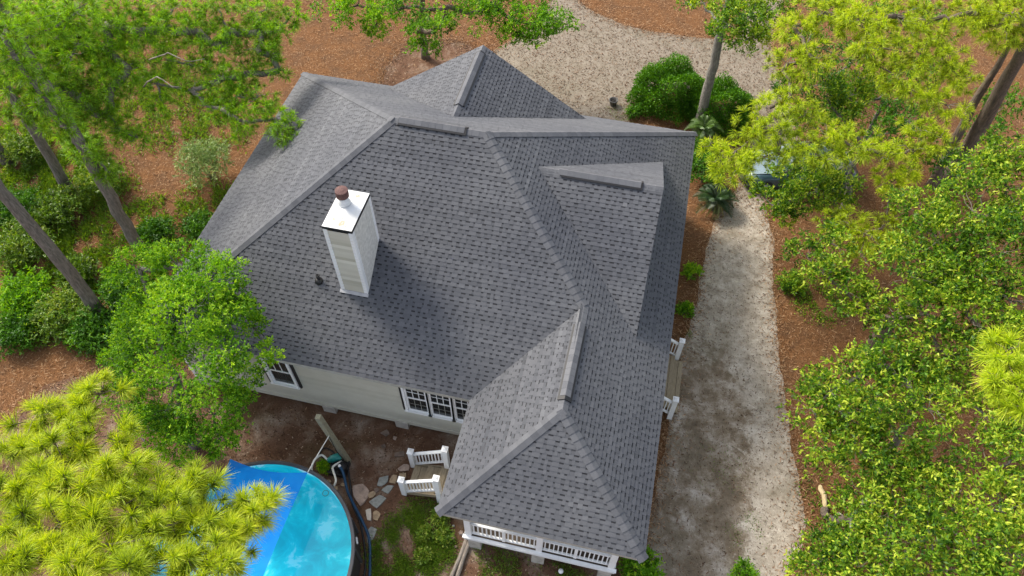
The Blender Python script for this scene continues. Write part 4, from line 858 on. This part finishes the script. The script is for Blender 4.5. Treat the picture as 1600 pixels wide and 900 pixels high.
UG = [(-11.5, 8.6, .8, 1.0, 'weed', 'leafy bush behind the thin dark pine at the left edge'), (-9.9, 5.6, .9, 1.0, 'boxwood', 'dark bush at the left edge below the thin dark pine trunk'), (-8.2, 5.9, .75, .9, 'weed', 'mid green bush between the two left pine trunks'),
      (-8.5, 3.9, .9, 1.1, 'weed', 'scrubby bush at the left edge beside the leaning grey trunk'), (-7.4, 7.6, .8, 1.1, 'weed', 'light green bush at the foot of the thin dark pine'), (-6.9, 1.9, .85, 1.0, 'oak', 'green bush at the far left above the brown leaf bed'),
      (-5.9, 3.3, .6, .6, 'weed', 'low scrubby bush right of the leaning grey trunk'), (-5.2, 1.5, .85, 1.0, 'weed', 'broad bush in front of the foot of the leaning grey trunk'), (-3.9, 1.2, .7, .9, 'boxwood', 'dark bush just left of the fresh green oak'),
      (-3.6, 3.0, .75, 1.0, 'boxwood', 'dark leafy bush between the leaning trunk and the oak'), (-3.9, 5.6, .6, .9, 'boxwood', 'small bush behind the foot of the nearest grey pine'), (-2.6, 6.4, .55, .7, 'boxwood', 'dark low bush tucked beside the left roof edge'),
      (-2.5, 1.4, .7, .9, 'boxwood', 'shaded bush half hidden under the fresh green oak'), (-6.4, .6, .7, .7, 'boxwood', 'bush nearest the brown leaf bed at the left edge'), (-9.3, 9.2, .7, .9, 'pine_green', 'fine leaved bush at the back left under the pines')]
for i, (x, y, R, H, mt, lb) in enumerate(UG):
    shrub('bush', x, y, R, H, M[mt], lb, 70+i*2, 1300, .13, .05 if mt != 'pine_green' else .02, .42, 'bush', 'bushes under the left pines', 7, 6, .62)
shrub('shrub', 15.75, 14.75, .6, 1.2, M['boxwood'], 'dark green shrub right behind the back right corner of the roof', 101, 1000, .12, .05, .5)
shrub('shrub', 16.0, 13.65, .7, 1.2, M['boxwood'], 'glossy shrub beside the right eave, between the two sago palms', 103, 1000, .12, .05, .55)
shrub('shrub', 15.55, -2.5, .55, .7, M['oak'], 'bright green bush under the front right corner of the porch roof', 105, 1400, .11, .04, .55)
shrub('small_plant', 15.95, 8.6, .28, .4, M['oak'], 'small yellow-green plant against the right wall, farther from the steps', 107, 1500, .1, .035, .6, 'plant', lobes=4)
shrub('small_plant', 15.88, 6.85, .24, .35, M['oak'], 'small green plant against the right wall, nearer the steps', 109, 1500, .09, .035, .5, 'plant', lobes=4)
shrub('small_plant', 18.3, -1.9, .28, .45, M['oak'], 'spindly green plant on the driveway at the bottom edge', 111, 700, .12, .035, .6, 'plant', lobes=4)
shrub('small_plant', 5.62, -1.52, .17, .3, M['oak'], 'small lime green plant between the pool and the white pump hose', 113, 2200, .08, .035, .75, 'plant', lobes=4)
shrub('shrub', 19.6, 8.9, .5, .5, M['live_oak'], 'low green sprig on the pine straw just right of the driveway', 115, 800, .12, .045, .5, lobes=4)
for i, (x, y, R, lb) in enumerate([(9.75, -2.75, .15, 'bright weed clump closest to the weathered poles'), (9.2, -2.75, .11, 'weed clump in the middle of the grassy patch'), (9.35, -3.4, .13, 'weed clump low in the grassy patch by the bottom edge'), (9.5, -2.2, .16, 'small weed clump below the left steps')]):
    shrub('weed_clump', x, y, R*.95, .13, M['weed'], lb, 121+i*2, 420, .1, .034, .6, 'weed', 'weeds in the grassy patch', lobes=5, clump=.8)

# ground cover nobody could count
def cover(name, n, spots, mat, L, Wd, seed, mean=.5):
    r = np.random.default_rng(seed); P = []
    for (x, y, R, wgt) in spots:
        m_ = int(n*wgt); a = r.random(m_)*6.283; q = R*np.sqrt(r.random(m_))*(.6+.4*r.random(m_)); P.append(np.stack([x+np.cos(a)*q, y+np.sin(a)*q, np.full(m_, .01)], 1))
    P = np.concatenate(P); keepm = ~inside(P, HOUSE); P = P[keepm]; m_ = len(P)
    cl = np.sin(P[:, 0]*3.1)*np.sin(P[:, 1]*2.7+1)+.5*np.sin(P[:, 0]*7.3+P[:, 1]*5); P = P[cl > -.25+.3*r.normal(size=m_)]; m_ = len(P)
    D = r.normal(size=(m_, 3)); D[:, 2] = np.abs(D[:, 2])*.8+.35
    V, F = leaf_quads(P, D, r.uniform(.6, 1.3, m_)*L, r.uniform(.6, 1.3, m_)*Wd, None, .2, r); V[:, 2] = np.maximum(V[:, 2], .01)
    return tag(link(name, quads(name, V, F, np.clip(mean+.2*r.normal(size=m_), .02, .98)), mat), kind='stuff')
cover('undergrowth', 50000, [(-9, 6.5, 3.4, .3), (-6.5, 3, 3, .3), (-11, 9, 3, .2), (-4, 2.2, 2, .12), (-5, 6.5, 1.6, .05), (-3.2, 8, 1.4, .03), (-7, 13, 3.5, .15), (-11, 15, 4, .2), (-13, 11, 3, .12), (-4.5, 11.5, 1.8, .03)], M['weed'], .19, .05, 131, .5)
cover('grass_patch', 24000, [(9.1, -3.0, 1.4, .6), (8.6, -4.0, 1.3, .3), (11.5, -3.2, 1.2, .12), (13.4, -3.1, .9, .08)], M['weed'], .12, .02, 132, .5)
cover('roadside_greens', 9000, [(21.5, 1.2, 1.8, .35), (21.6, 4.2, 1.3, .1), (21.2, -1.2, 1.6, .35), (20.6, 8.4, 1.2, .2)], M['live_oak'], .1, .04, 133, .5)
cover('driveway_moss', 2600, [(12.2, 16.8, 1.0, .35), (17.6, 1.2, 1.2, .15), (16.3, 6.0, .3, .1), (18.4, -.6, .8, .2), (9.2, 15.2, 1.4, .2)], M['weed'], .045, .02, 134, .4)

# sago palms
def sago(x, y, z, n, L, label, seed, mean):
    r = np.random.default_rng(seed); t = empty('sago_palm', (x, y, 0), label, 'palm')
    mb = MB(); mb.tube([(x, y, -.05), (x, y, z*.6), (x+.02, y, z)], [.16, .15, .12], 9); mb.build('trunk', M['warm_bark'], t)
    meshes = []
    for q in range(3):
        mm = MB(); el = (.25, .7, 1.15)[q]; pts = []
        for i in range(9):
            s = i/8; pts.append(Vector((L*s*math.cos(el*.9)*(1-.12*s), 0, L*(math.sin(el)*s-.55*s*s))))
        mm.tube(pts, [.014-.001*i for i in range(9)], 4, False, mean)
        for i in range(1, 24):
            s = i/24; p = Vector((L*s*math.cos(el*.9)*(1-.12*s), 0, L*(math.sin(el)*s-.55*s*s))); ln = L*.26*math.sin(math.pi*(.12+.8*s))
            for sg in (-1, 1):
                e_ = p+Vector((ln*.5, sg*ln*.85, ln*.18)); w_ = .011
                mm.add([p+Vector((-w_, 0, 0)), p+Vector((w_, 0, 0)), (p+e_)/2+Vector((w_*1.2, 0, .012)), e_, (p+e_)/2+Vector((-w_*1.2, 0, .012))], [(0, 1, 2, 3, 4)], mean+.1*random.uniform(-1, 1))
        ob = mm.build('frond', M['sago']); meshes.append(ob.data); bpy.data.objects.remove(ob)
    for i in range(n):
        o = bpy.data.objects.new('frond', meshes[i % 3]); col.objects.link(o); o.location = (x, y, z); o.rotation_euler.z = i*2.4+r.random()*.3; o.rotation_euler.y = r.normal()*.12; put(o, t)
    if mean < .4:
        mm = MB()
        for i in range(6):
            a = 4.0+i*.35; mm.add([(x, y, z), (x+.35*math.cos(a), y+.35*math.sin(a), z*.8+.05), (x+.72*math.cos(a), y+.72*math.sin(a), .06), (x+.36*math.cos(a+.25), y+.36*math.sin(a+.25), z*.8)], [(0, 1, 2, 3)], .97)
        o = mm.build('dead_frond', M['sago'], t); o['kind'] = 'stuff'
sago(16.55, 12.2, .5, 27, 1.05, 'dark sago palm with some yellowed fronds beside the right eave', 141, .3)
sago(15.75, 15.75, .9, 24, .95, 'yellow-green sago palm at the foot of the pale trunk', 142, .75)

# ------------------------------------------------------------------ steps
def steps(name, label, parts):
    t = empty(*parts, label, 'steps'); return t
st = empty('porch_steps', (9.2, -1.27, 0), 'white railed wooden steps leading up to the left side of the porch', 'steps')
sx0, sx1 = 8.3, px0; ya, yb = -1.72, -.82; nst = 5; run = (sx1-sx0)/nst
for k in range(nst):
    z = FZ*(k+1)/(nst+0.0)-.03; x = sx0+run*k
    for q in (0, 1):
        cbox('tread', (x+run*(.25+.5*q)+.0, (ya+yb)/2, z), (run/2-.012, yb-ya-.06, .04), M['wood'], st)
    cbox('riser', (x+.02, (ya+yb)/2, z-.1), (.022, yb-ya-.1, .15), M['wood'], st)
for y in (ya, yb):
    mb = MB(); mb.add([(sx0, y-.02, 0), (sx1, y-.02, FZ-.25), (sx1, y-.02, FZ-.02), (sx0+.05, y-.02, .18), (sx0, y+.02, 0), (sx1, y+.02, FZ-.25), (sx1, y+.02, FZ-.02), (sx0+.05, y+.02, .18)], [(0, 1, 2, 3), (7, 6, 5, 4), (3, 2, 6, 7), (0, 3, 7, 4)]); mb.build('stringer', M['wood'], st)
def newel(p, h, parent, s=.15):
    mb = MB(); mb.box((p[0], p[1], p[2]+h/2), (s, s, h)); mb.box((p[0], p[1], p[2]+h+.012), (s+.035, s+.035, .028))
    V = [(p[0]-s/2, p[1]-s/2, p[2]+h+.027), (p[0]+s/2, p[1]-s/2, p[2]+h+.027), (p[0]+s/2, p[1]+s/2, p[2]+h+.027), (p[0]-s/2, p[1]+s/2, p[2]+h+.027), (p[0], p[1], p[2]+h+.07)]
    mb.add(V, [(0, 1, 4), (1, 2, 4), (2, 3, 4), (3, 0, 4)]); mb.build('newel_post', M['white'], parent)
for y in (ya, yb):
    newel((8.24, y, 0), 1.05, st); newel((9.36, y, 0), 1.78, st)
    railing((8.33, y), (9.28, y), (.12, .78), .8, st, 9)
sr = empty('side_steps', (15.3, 3.7, 0), 'wooden steps with two short white railings at the right wall beside the driveway', 'steps')
for k in range(4):
    z = FZ*(4-k)/4-.05; x = xb_+.05+.3*k
    for q in (0, 1): cbox('tread', (x+.08+.15*q, 3.72, z), (.138, 1.95, .04), M['wood'], sr)
    cbox('riser', (x+.3-.012, 3.72, z-.1), (.022, 1.9, .15), M['wood'], sr)
for y in (2.62, 4.82):
    newel((15.78, y, 0), 1.22, sr); railing((xb_+.03, y), (15.69, y), (.75, .2), .8, sr, 9)

# ------------------------------------------------------------------ pool
PC = Vector((5.0, -4.8, 0)); PR_ = 2.75
pool = empty('swimming_pool', PC, 'round above-ground pool with a dark wall and bright turquoise water', 'pool')
mb = MB(); mb.lathe(PC, [(PR_+.02, 0), (PR_+.02, 1.16), (PR_-.01, 1.16), (PR_-.01, 0)], 72, cap=False); mb.build('wall', M['poolwall'], pool, False)
mb = MB(); mb.lathe(PC, [(PR_-.045, 1.15), (PR_-.045, 1.2), (PR_-.02, 1.215), (PR_+.045, 1.215), (PR_+.06, 1.2), (PR_+.06, 1.15), (PR_-.045, 1.15)], 72, cap=False); mb.build('rim', M['rim'], pool)
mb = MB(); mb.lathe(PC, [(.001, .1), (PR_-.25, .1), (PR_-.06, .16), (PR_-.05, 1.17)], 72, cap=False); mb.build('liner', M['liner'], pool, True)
mb = MB(); mb.lathe(PC, [(.001, .98), (PR_-.055, .98)], 72, cap=False); mb.build('water', M['water'], pool)
for k in range(20):
    a = k/20*6.283; cbox('upright', PC+Vector((math.cos(a)*(PR_+.05), math.sin(a)*(PR_+.05), .575)), (.05, .07, 1.15), M['rim'], pool, a)
def ring(mb, c, nrm, R, r, n=20):
    nrm = Vector(nrm).normalized(); u = nrm.orthogonal().normalized(); v = nrm.cross(u)
    mb.tube([Vector(c)+u*R*math.cos(2*math.pi*k/n)+v*R*math.sin(2*math.pi*k/n) for k in range(n+1)], r, 6, False)
a = math.radians(26); mb = MB(); c = PC+Vector((math.cos(a)*(PR_+.04), math.sin(a)*(PR_+.04), .72)); ring(mb, c, (math.cos(a), math.sin(a), 0), .085, .022); mb.build('skimmer_ring', M['white'], pool)
a = math.radians(61); mb = MB(); c = PC+Vector((math.cos(a)*(PR_-.2), math.sin(a)*(PR_-.2), .995)); ring(mb, c, (0, 0, 1), .085, .014); mb.build('inlet_ring', M['teal_metal'], pool)
sail = None
mb = MB(); A3, B3_, C3, D3 = Vector((3.68, -2.62, 2.2)), Vector((5.94, -2.5, 2.2)), Vector((5.95, -7.7, 2.0)), Vector((3.3, -7.8, 2.1)); n = 18; V = []
for j in range(n+1):
    for i in range(n+1):
        s, q = i/n, j/n; p = (A3*(1-s)+B3_*s)*(1-q)+(D3*(1-s)+C3*s)*q
        p.y -= .16*math.sin(math.pi*s)*(1-q)*1.0; p.x -= .08*math.sin(math.pi*q)*(s); p.x += .2*math.sin(math.pi*q)*(1-s); p.z -= .22*math.sin(math.pi*s)*math.sin(math.pi*q)
        V.append(p)
mb.add(V, [(j*(n+1)+i, j*(n+1)+i+1, (j+1)*(n+1)+i+1, (j+1)*(n+1)+i) for j in range(n) for i in range(n)])
so = mb.build('shade_sail', M['sail'], None, True); tag(so, 'bright blue fabric shade sail stretched over the left of the pool', 'shade sail')
post = empty('wooden_post', (6.23, -1.16, 0), 'leaning square wooden post beside the pool pump, roped to the blue sail', 'post')
mb = MB(); mb.bar((6.23, -1.16, -.05), (5.89, -1.18, 3.0), .15, .15, up=(0, 1, 0)); mb.build('shaft', M['post'], post)
mb = MB(); mb.tube([(6.02, -1.24, 1.95), (5.98, -1.9, 2.1), tuple(B3_)], .014, 6); mb.build('rope', M['hose_white'], post)
mb = MB(); mb.tube([(6.02, -1.26, 1.95), (6.1, -1.3, 1.0), (6.22, -1.3, .45)], .012, 6); mb.build('power_cord', M['black'], post)

pump = empty('pool_pump', (5.95, -1.3, 0), 'teal pool pump on a black base with white and blue hoses beside the pool', 'pump')
mb = MB(); mb.box((6.02, -1.45, .1), (.6, .5, .2)); mb.box((5.98, -1.4, .25), (.35, .3, .12)); mb.build('base', M['black'], pump)
mb = MB(); mb.tube([(5.72, -1.42, .42), (5.80, -1.36, .42), (5.81, -1.355, .42), (6.05, -1.2, .44), (6.06, -1.195, .44), (6.12, -1.15, .44)], [.07, .1, .12, .12, .09, .08], 14); mb.build('motor', M['teal_metal'], pump, True)
mb = MB(); mb.lathe((6.2, -1.5, .2), [(.15, 0), (.16, .25), (.13, .3), (.06, .34)], 16); mb.build('filter_can', M['black'], pump, True)
mb = MB(); mb.lathe((6.19, -1.55, .52), [(.045, 0), (.045, .09), (.02, .1)], 12); mb.build('gauge', M['white'], pump, True)
def curve(P, n=6):
    P = [Vector(p) for p in P]; out = []
    for k in range(len(P)-1):
        a, b, c, d = P[max(k-1, 0)], P[k], P[k+1], P[min(k+2, len(P)-1)]
        for t in [i/n for i in range(n)]: out.append(.5*((2*b)+(c-a)*t+(2*a-5*b+4*c-d)*t*t+(3*b-a-3*c+d)*t**3))
    return out+[P[-1]]
mb = MB(); mb.tube(curve([(5.5, -1.95, .7), (5.36, -1.75, .5), (5.35, -1.5, .48), (5.5, -1.32, .5), (5.68, -1.38, .46), (5.76, -1.42, .44)]), .032, 9); mb.build('hose', M['hose_white'], pump, True)
mb = MB(); mb.tube(curve([(6.36, -2.27, .9), (6.3, -2.05, .75), (6.07, -1.75, .6), (6.0, -1.6, .55), (6.12, -1.42, .5), (6.14, -1.35, .42)]), .032, 9); mb.build('hose', M['hose_white'], pump, True)
def oncirc(deg, r, z): return (PC.x+r*math.cos(math.radians(deg)), PC.y+r*math.sin(math.radians(deg)), z)
mb = MB(); mb.tube(curve([(6.2, -1.56, .56), (6.36, -1.72, .5), (6.62, -2.15, .3), (6.95, -2.5, .1), oncirc(40, 3.02, .05), oncirc(30, 3.06, .05), oncirc(18, 3.04, .05), oncirc(5, 3.08, .05), oncirc(-12, 3.02, .05)]), .042, 9); mb.build('hose', M['hose_blue'], pump, True)
mb = MB(); mb.tube(curve([(6.3, -1.36, .2), (6.5, -1.75, .12), (6.62, -2.0, .06), (6.85, -2.45, .05), oncirc(38, 2.93, .05), oncirc(15, 2.92, .05), oncirc(-8, 2.95, .05)]), .03, 8); mb.build('hose', M['black'], pump, True)
mb = MB(); mb.tube(curve([(5.6, -1.2, .06), (5.38, -1.2, .04), (5.25, -1.05, .03), (5.35, -.9, .03), (5.6, -.95, .03), (5.85, -1.1, .04)]), .025, 8); mb.build('hose', M['black'], pump, True)
for k, (x, y, s) in enumerate(((6.15, -2.05, .1), (6.32, -1.9, .08), (5.86, -1.9, .09))):
    mb = MB(); mb.prism([(x+s*math.cos(q+k), y+s*.8*math.sin(q+k)) for q in (0, 1.1, 2.3, 3.4, 4.5, 5.4)], 0, .05, inset=.15); tag(mb.build('stone', M['stone_t']), ('rounded tan stone near the pool wall, closest to the pool', 'small tan stone beside the black filter can', 'rounded tan stone below the lime green plant')[k], 'stone')

# ------------------------------------------------------------------ flagstones
STONES = [([(7.77,-1.05),(7.93,-0.84),(8.12,-0.84),(8.15,-1.02),(7.88,-1.11)],'p'),([(7.87,-1.17),(8.09,-1.1),(8.14,-1.28),(7.94,-1.35)],'t'),([(7.65,-1.53),(7.69,-1.25),(7.85,-1.23),(7.88,-1.52)],'t'),([(7.33,-1.71),(7.32,-1.43),(7.6,-1.29),(7.63,-1.5),(7.49,-1.69)],'g'),([(7.5,-1.81),(7.64,-1.61),(7.86,-1.57),(7.76,-1.87)],'g'),([(7.14,-2.02),(7.29,-1.87),(7.41,-1.93),(7.36,-2.08),(7.24,-2.13)],'t'),([(7.25,-2.24),(7.51,-1.93),(7.77,-1.99),(7.57,-2.39)],'g'),([(6.59,-1.85),(6.89,-1.71),(7.19,-1.88),(7.21,-2.15),(7.08,-2.45),(6.75,-2.19)],'p'),([(7.25,-2.48),(7.4,-2.39),(7.55,-2.77),(7.41,-2.77)],'w'),([(7.49,-2.49),(7.58,-2.41),(7.75,-2.49),(7.72,-2.73),(7.57,-2.7)],'t'),([(7.5,-3.07),(7.58,-2.89),(7.8,-2.94),(7.78,-3.29),(7.63,-3.43)],'g'),([(6.85,-0.02),(7.04,0.16),(7.18,0.02),(7.09,-0.1)],'b'),([(7.31,-0.02),(7.44,-0.03),(7.42,-0.15),(7.33,-0.13)],'p'),([(7.02,-0.42),(7.13,-0.33),(7.21,-0.45),(7.1,-0.5)],'b'),([(7.5,-0.57),(7.8,-0.43),(7.89,-0.59),(7.57,-0.7)],'b'),([(7.28,-1.81),(7.37,-1.74),(7.47,-1.8),(7.38,-1.94)],'b')]
SL_ = ['pink flagstone touching the foot of the steps', 'tan flagstone in front of the lower step', 'upright tan flagstone left of the steps', 'grey flagstone farthest up the stepping path', 'grey flagstone under the tan ones by the steps', 'small tan flagstone beside the big round one',
       'large square grey flagstone in the middle of the path', 'biggest flagstone, pinkish and rounded, next to the pool hose', 'narrow whitish flagstone below the big square one', 'small tan flagstone below the big square one', 'long blue-grey flagstone nearest the bottom edge',
       'brown paver lying alone below the triple window', 'tiny pink stone under the triple window', 'small brown stone halfway from the house to the path', 'dull brown paver just above the steps', 'small dark stone wedged between grey flagstones']
for (poly, c), lb in zip(STONES, SL_):
    mb = MB(); q = [(x, y) for x, y in poly]
    if sum(a[0]*b[1]-b[0]*a[1] for a, b in zip(q, q[1:]+q[:1])) < 0: q = q[::-1]
    h = random.uniform(.035, .06); n_ = len(q); cx = sum(p[0] for p in q)/n_; cy = sum(p[1] for p in q)/n_
    # chipped outline: midpoints pushed a little
    q2 = []
    for k in range(n_):
        a, b = q[k], q[(k+1) % n_]; q2.append((a[0]+(cx-a[0])*.08, a[1]+(cy-a[1])*.08)); j = random.uniform(-.06, .04); q2.append(((a[0]+b[0])/2+((a[0]+b[0])/2-cx)*j, (a[1]+b[1])/2+((a[1]+b[1])/2-cy)*j))
    mb.prism(q2, -.01, h, inset=.04)
    tag(mb.build('flagstone', M['stone_'+c]), lb, 'flagstone', 'flagstones between the pool and the steps')

# ------------------------------------------------------------------ small things in the yard
lg = MB(); lg.tube(wob((20.47, 1.32, .09), (20.62, .62, .1), 5, .03, rng), [.05, .075, .08, .075, .07, .06], 9); tag(lg.build('log', M['fresh_log'], None, True), 'pale split log lying upright in the picture beside the driveway', 'log')
lg = MB(); lg.tube(curve([(20.6, .62, .08), (20.58, .45, .1), (20.78, .32, .1), (21.05, .36, .12), (21.3, .45, .1)]), .11, 9); tag(lg.build('log', M['warm_bark'], None, True), 'dark crooked log at the foot of the pale split log', 'log')
lg = MB(); lg.tube(wob((21.0, .6, .06), (21.75, .2, .05), 5, .02, rng), .025, 7); tag(lg.build('branch', M['log'], None, True), 'thin dead branch on the pine straw right of the logs', 'branch')
for k, (dx_, lb) in enumerate(((0, 'weathered pole left of two running down from the porch corner'), (.13, 'weathered pole right of two running down from the porch corner'))):
    lg = MB(); lg.tube(wob((10.42+dx_, -2.5, .07), (10.22+dx_, -4.6, .07), 6, .008, rng), [.06, .065, .06, .062, .058, .06, .055], 8); tag(lg.build('pole', M['log'], None, True), lb, 'pole', 'weathered poles edging the bed')
for k, (dx_, dy_, s, cc, lb) in enumerate(((0, 0, .1, 'p', 'largest pinkish rock at the top end of the weathered poles'), (.2, .12, .07, 'b', 'brown rock right under the porch corner post'), (-.2, -.2, .08, 't', 'tan rock left of the weathered poles'),
        (-.05, -.42, .06, 'b', 'small dark rock touching the weathered poles'), (-.28, .15, .055, 'g', 'small grey rock farthest left beside the porch corner'))):
    x, y = 10.22+dx_, -2.5+dy_; mb = MB(); mb.prism([(x+s*math.cos(q)*random.uniform(.8, 1.2), y+s*math.sin(q)*.8) for q in (0, 1.1, 2.1, 3.2, 4.3, 5.4)], 0, s*.8, inset=.25)
    tag(mb.build('rock', M['stone_'+cc]), lb, 'rock', 'rocks by the weathered poles')
pt = empty('plant_pot', (11.78, 17.5, 0), 'dark empty plant pot on the sand behind the house', 'pot')
mb = MB(); mb.lathe((11.78, 17.5, 0), [(.13, 0), (.19, .26), (.205, .26), (.205, .3), (.17, .3), (.15, .2), (.001, .2)], 20, cap=False); mb.build('body', M['pot'], pt, True)
mb = MB(); mb.lathe((11.78, 17.5, .19), [(.16, 0), (.1, .03), (.001, .05)], 14, cap=False); mb.build('earth', M['dark'], pt, True)
ds = empty('satellite_dish', (-.31, -1.95, 0), 'small round grey dish half hidden by leaves beside the green oak', 'dish')
mb = MB(); mb.tube([(-.31, -1.95, -.05), (-.31, -1.95, .95)], .025, 8); mb.build('mast', M['steel'], ds)
mb = MB(); R3 = Matrix.Rotation(math.radians(38), 3, 'X'); V = []
nn_ = 20
for rr_, zz_ in ((.02, 0), (.12, .015), (.22, .06), (.225, .05)):
    V += [R3 @ Vector((rr_*math.cos(2*math.pi*k/nn_), rr_*math.sin(2*math.pi*k/nn_), zz_))+Vector((-.31, -1.98, 1.02)) for k in range(nn_)]
mb.add(V, [(i*nn_+k, i*nn_+(k+1) % nn_, (i+1)*nn_+(k+1) % nn_, (i+1)*nn_+k) for i in range(3) for k in range(nn_)]+[tuple(range(nn_-1, -1, -1))]); mb.build('bowl', M['dish'], ds, True)
mb = MB(); mb.tube([Vector((-.31, -2.1, .9)), R3 @ Vector((0, 0, .2))+Vector((-.31, -1.98, 1.02))], .012, 6); mb.box(R3 @ Vector((0, 0, .2))+Vector((-.31, -1.98, 1.02)), (.05, .05, .06)); mb.build('feed_arm', M['white'], ds)
orn = empty('white_ornament', (13.26, -2.95, 0), 'tiny white ornament standing in the grass below the porch railing', 'ornament')  # small white ornament on a short stake
mb = MB(); mb.tube([(13.26, -2.95, -.03), (13.26, -2.95, .12)], .012, 6); mb.build('stake', M['black'], orn)
mb = MB(); mb.lathe((13.26, -2.95, .12), [(.05, 0), (.075, .04), (.07, .1), (.03, .14)], 14); mb.build('globe', M['white'], orn, True)

# ------------------------------------------------------------------ car under the pine
car = empty('parked_car', (19.7, 14.65, 0), 'dark teal car parked nose-left on the driveway, mostly hidden under the pine', 'car', rz=math.radians(12))
Rz = Matrix.Rotation(math.radians(12), 3, 'Z')
def cpt(x, y, z): return tuple(Rz @ Vector((x, y, z))+Vector((19.7, 14.65, 0)))
def loft(name, stations, mat, parent, smooth=True, mats=None):
    "stations: (x, halfwidth_bottom, halfwidth_top, z_bottom, z_top)"
    mb = MB(); V = []
    for (x, wb, wt, zb, zt) in stations:
        zc = zb+(zt-zb)*.55
        for (y, z) in ((-wb*.94, zb), (-wb, zb+(zt-zb)*.25), (-(wb+wt)/2, zc), (-wt, zt-(zt-zb)*.1), (-wt*.8, zt), (0, zt+.015), (wt*.8, zt), (wt, zt-(zt-zb)*.1), ((wb+wt)/2, zc), (wb, zb+(zt-zb)*.25), (wb*.94, zb)): V.append(cpt(x, y, z))
    k = 11; F = [(i*k+j, (i+1)*k+j, (i+1)*k+(j+1) % k, i*k+(j+1) % k) for i in range(len(stations)-1) for j in range(k)]
    F += [tuple(range(k)), tuple((len(stations)-1)*k+j for j in range(k-1, -1, -1))]
    mb.add(V, F); return mb.build(name, mat, parent, smooth)
loft('body', [(-2.2, .68, .6, .32, .62), (-2.1, .8, .72, .25, .74), (-1.6, .88, .82, .22, .86), (-.95, .9, .86, .22, .96), (0, .91, .87, .22, .98), (1.2, .91, .87, .22, 1.0), (1.9, .88, .82, .24, .98), (2.2, .76, .68, .32, .82)], M['car'], car)
mb = MB(); mb.add([cpt(-2.05, -.6, .79), cpt(-1.0, -.72, .985), cpt(-1.0, .72, .985), cpt(-2.05, .6, .79), cpt(-1.5, -.7, .915), cpt(-1.5, .7, .915)], [(0, 4, 5, 3), (4, 1, 2, 5)]); mb.build('bonnet', M['bonnet_sheen'], car)
loft('cabin', [(-.95, .8, .76, .94, 1.0), (-.3, .82, .64, .94, 1.44), (.3, .82, .64, .94, 1.5), (1.1, .82, .63, .94, 1.46), (1.85, .78, .7, .94, 1.02)], M['car'], car)
mb = MB(); mb.add([cpt(-.93, -.68, 1.03), cpt(-.33, -.56, 1.46), cpt(-.33, .56, 1.46), cpt(-.93, .68, 1.03)], [(0, 1, 2, 3)]); mb.build('windscreen', M['cargl'], car)
for sg in (-1, 1):
    mb = MB(); mb.add([cpt(-.6, sg*.835, 1.02), cpt(-.2, sg*.74, 1.36), cpt(.95, sg*.74, 1.36), cpt(1.35, sg*.83, 1.02)], [(0, 1, 2, 3)]); mb.build('side_window', M['cargl'], car)
    mb = MB(); mb.box(cpt(-2.14, sg*.55, .64), (.12, .26, .12), math.radians(12)); mb.build('headlight', M['white'], car)
    mb = MB(); mb.tube([cpt(-.75, sg*.9, 1.03), cpt(-.75, sg*1.02, 1.05)], [.03, .08], 8); mb.build('door_mirror', M['car'], car)
    for x in (-1.4, 1.35):
        mb = MB(); ax_ = Rz @ Vector((0, 1, 0)); c = Vector(cpt(x, sg*.8, .31)); mb.tube([c-ax_*.1, c-ax_*.095, c+ax_*.095, c+ax_*.1], [.27, .31, .31, .27], 20); wo = mb.build('wheel', M['rubber'], car)
        mb = MB(); mb.tube([c+ax_*sg*.1, c+ax_*sg*.112], [.19, .17], 16); put(mb.build('rim', M['dish']), wo)
mb = MB(); mb.tube([cpt(-2.16, -.72, .4), cpt(-2.3, -.5, .4), cpt(-2.34, 0, .4), cpt(-2.3, .5, .4), cpt(-2.16, .72, .4)], [.09, .11, .11, .11, .09], 9); mb.build('bumper', M['rubber'], car, True)
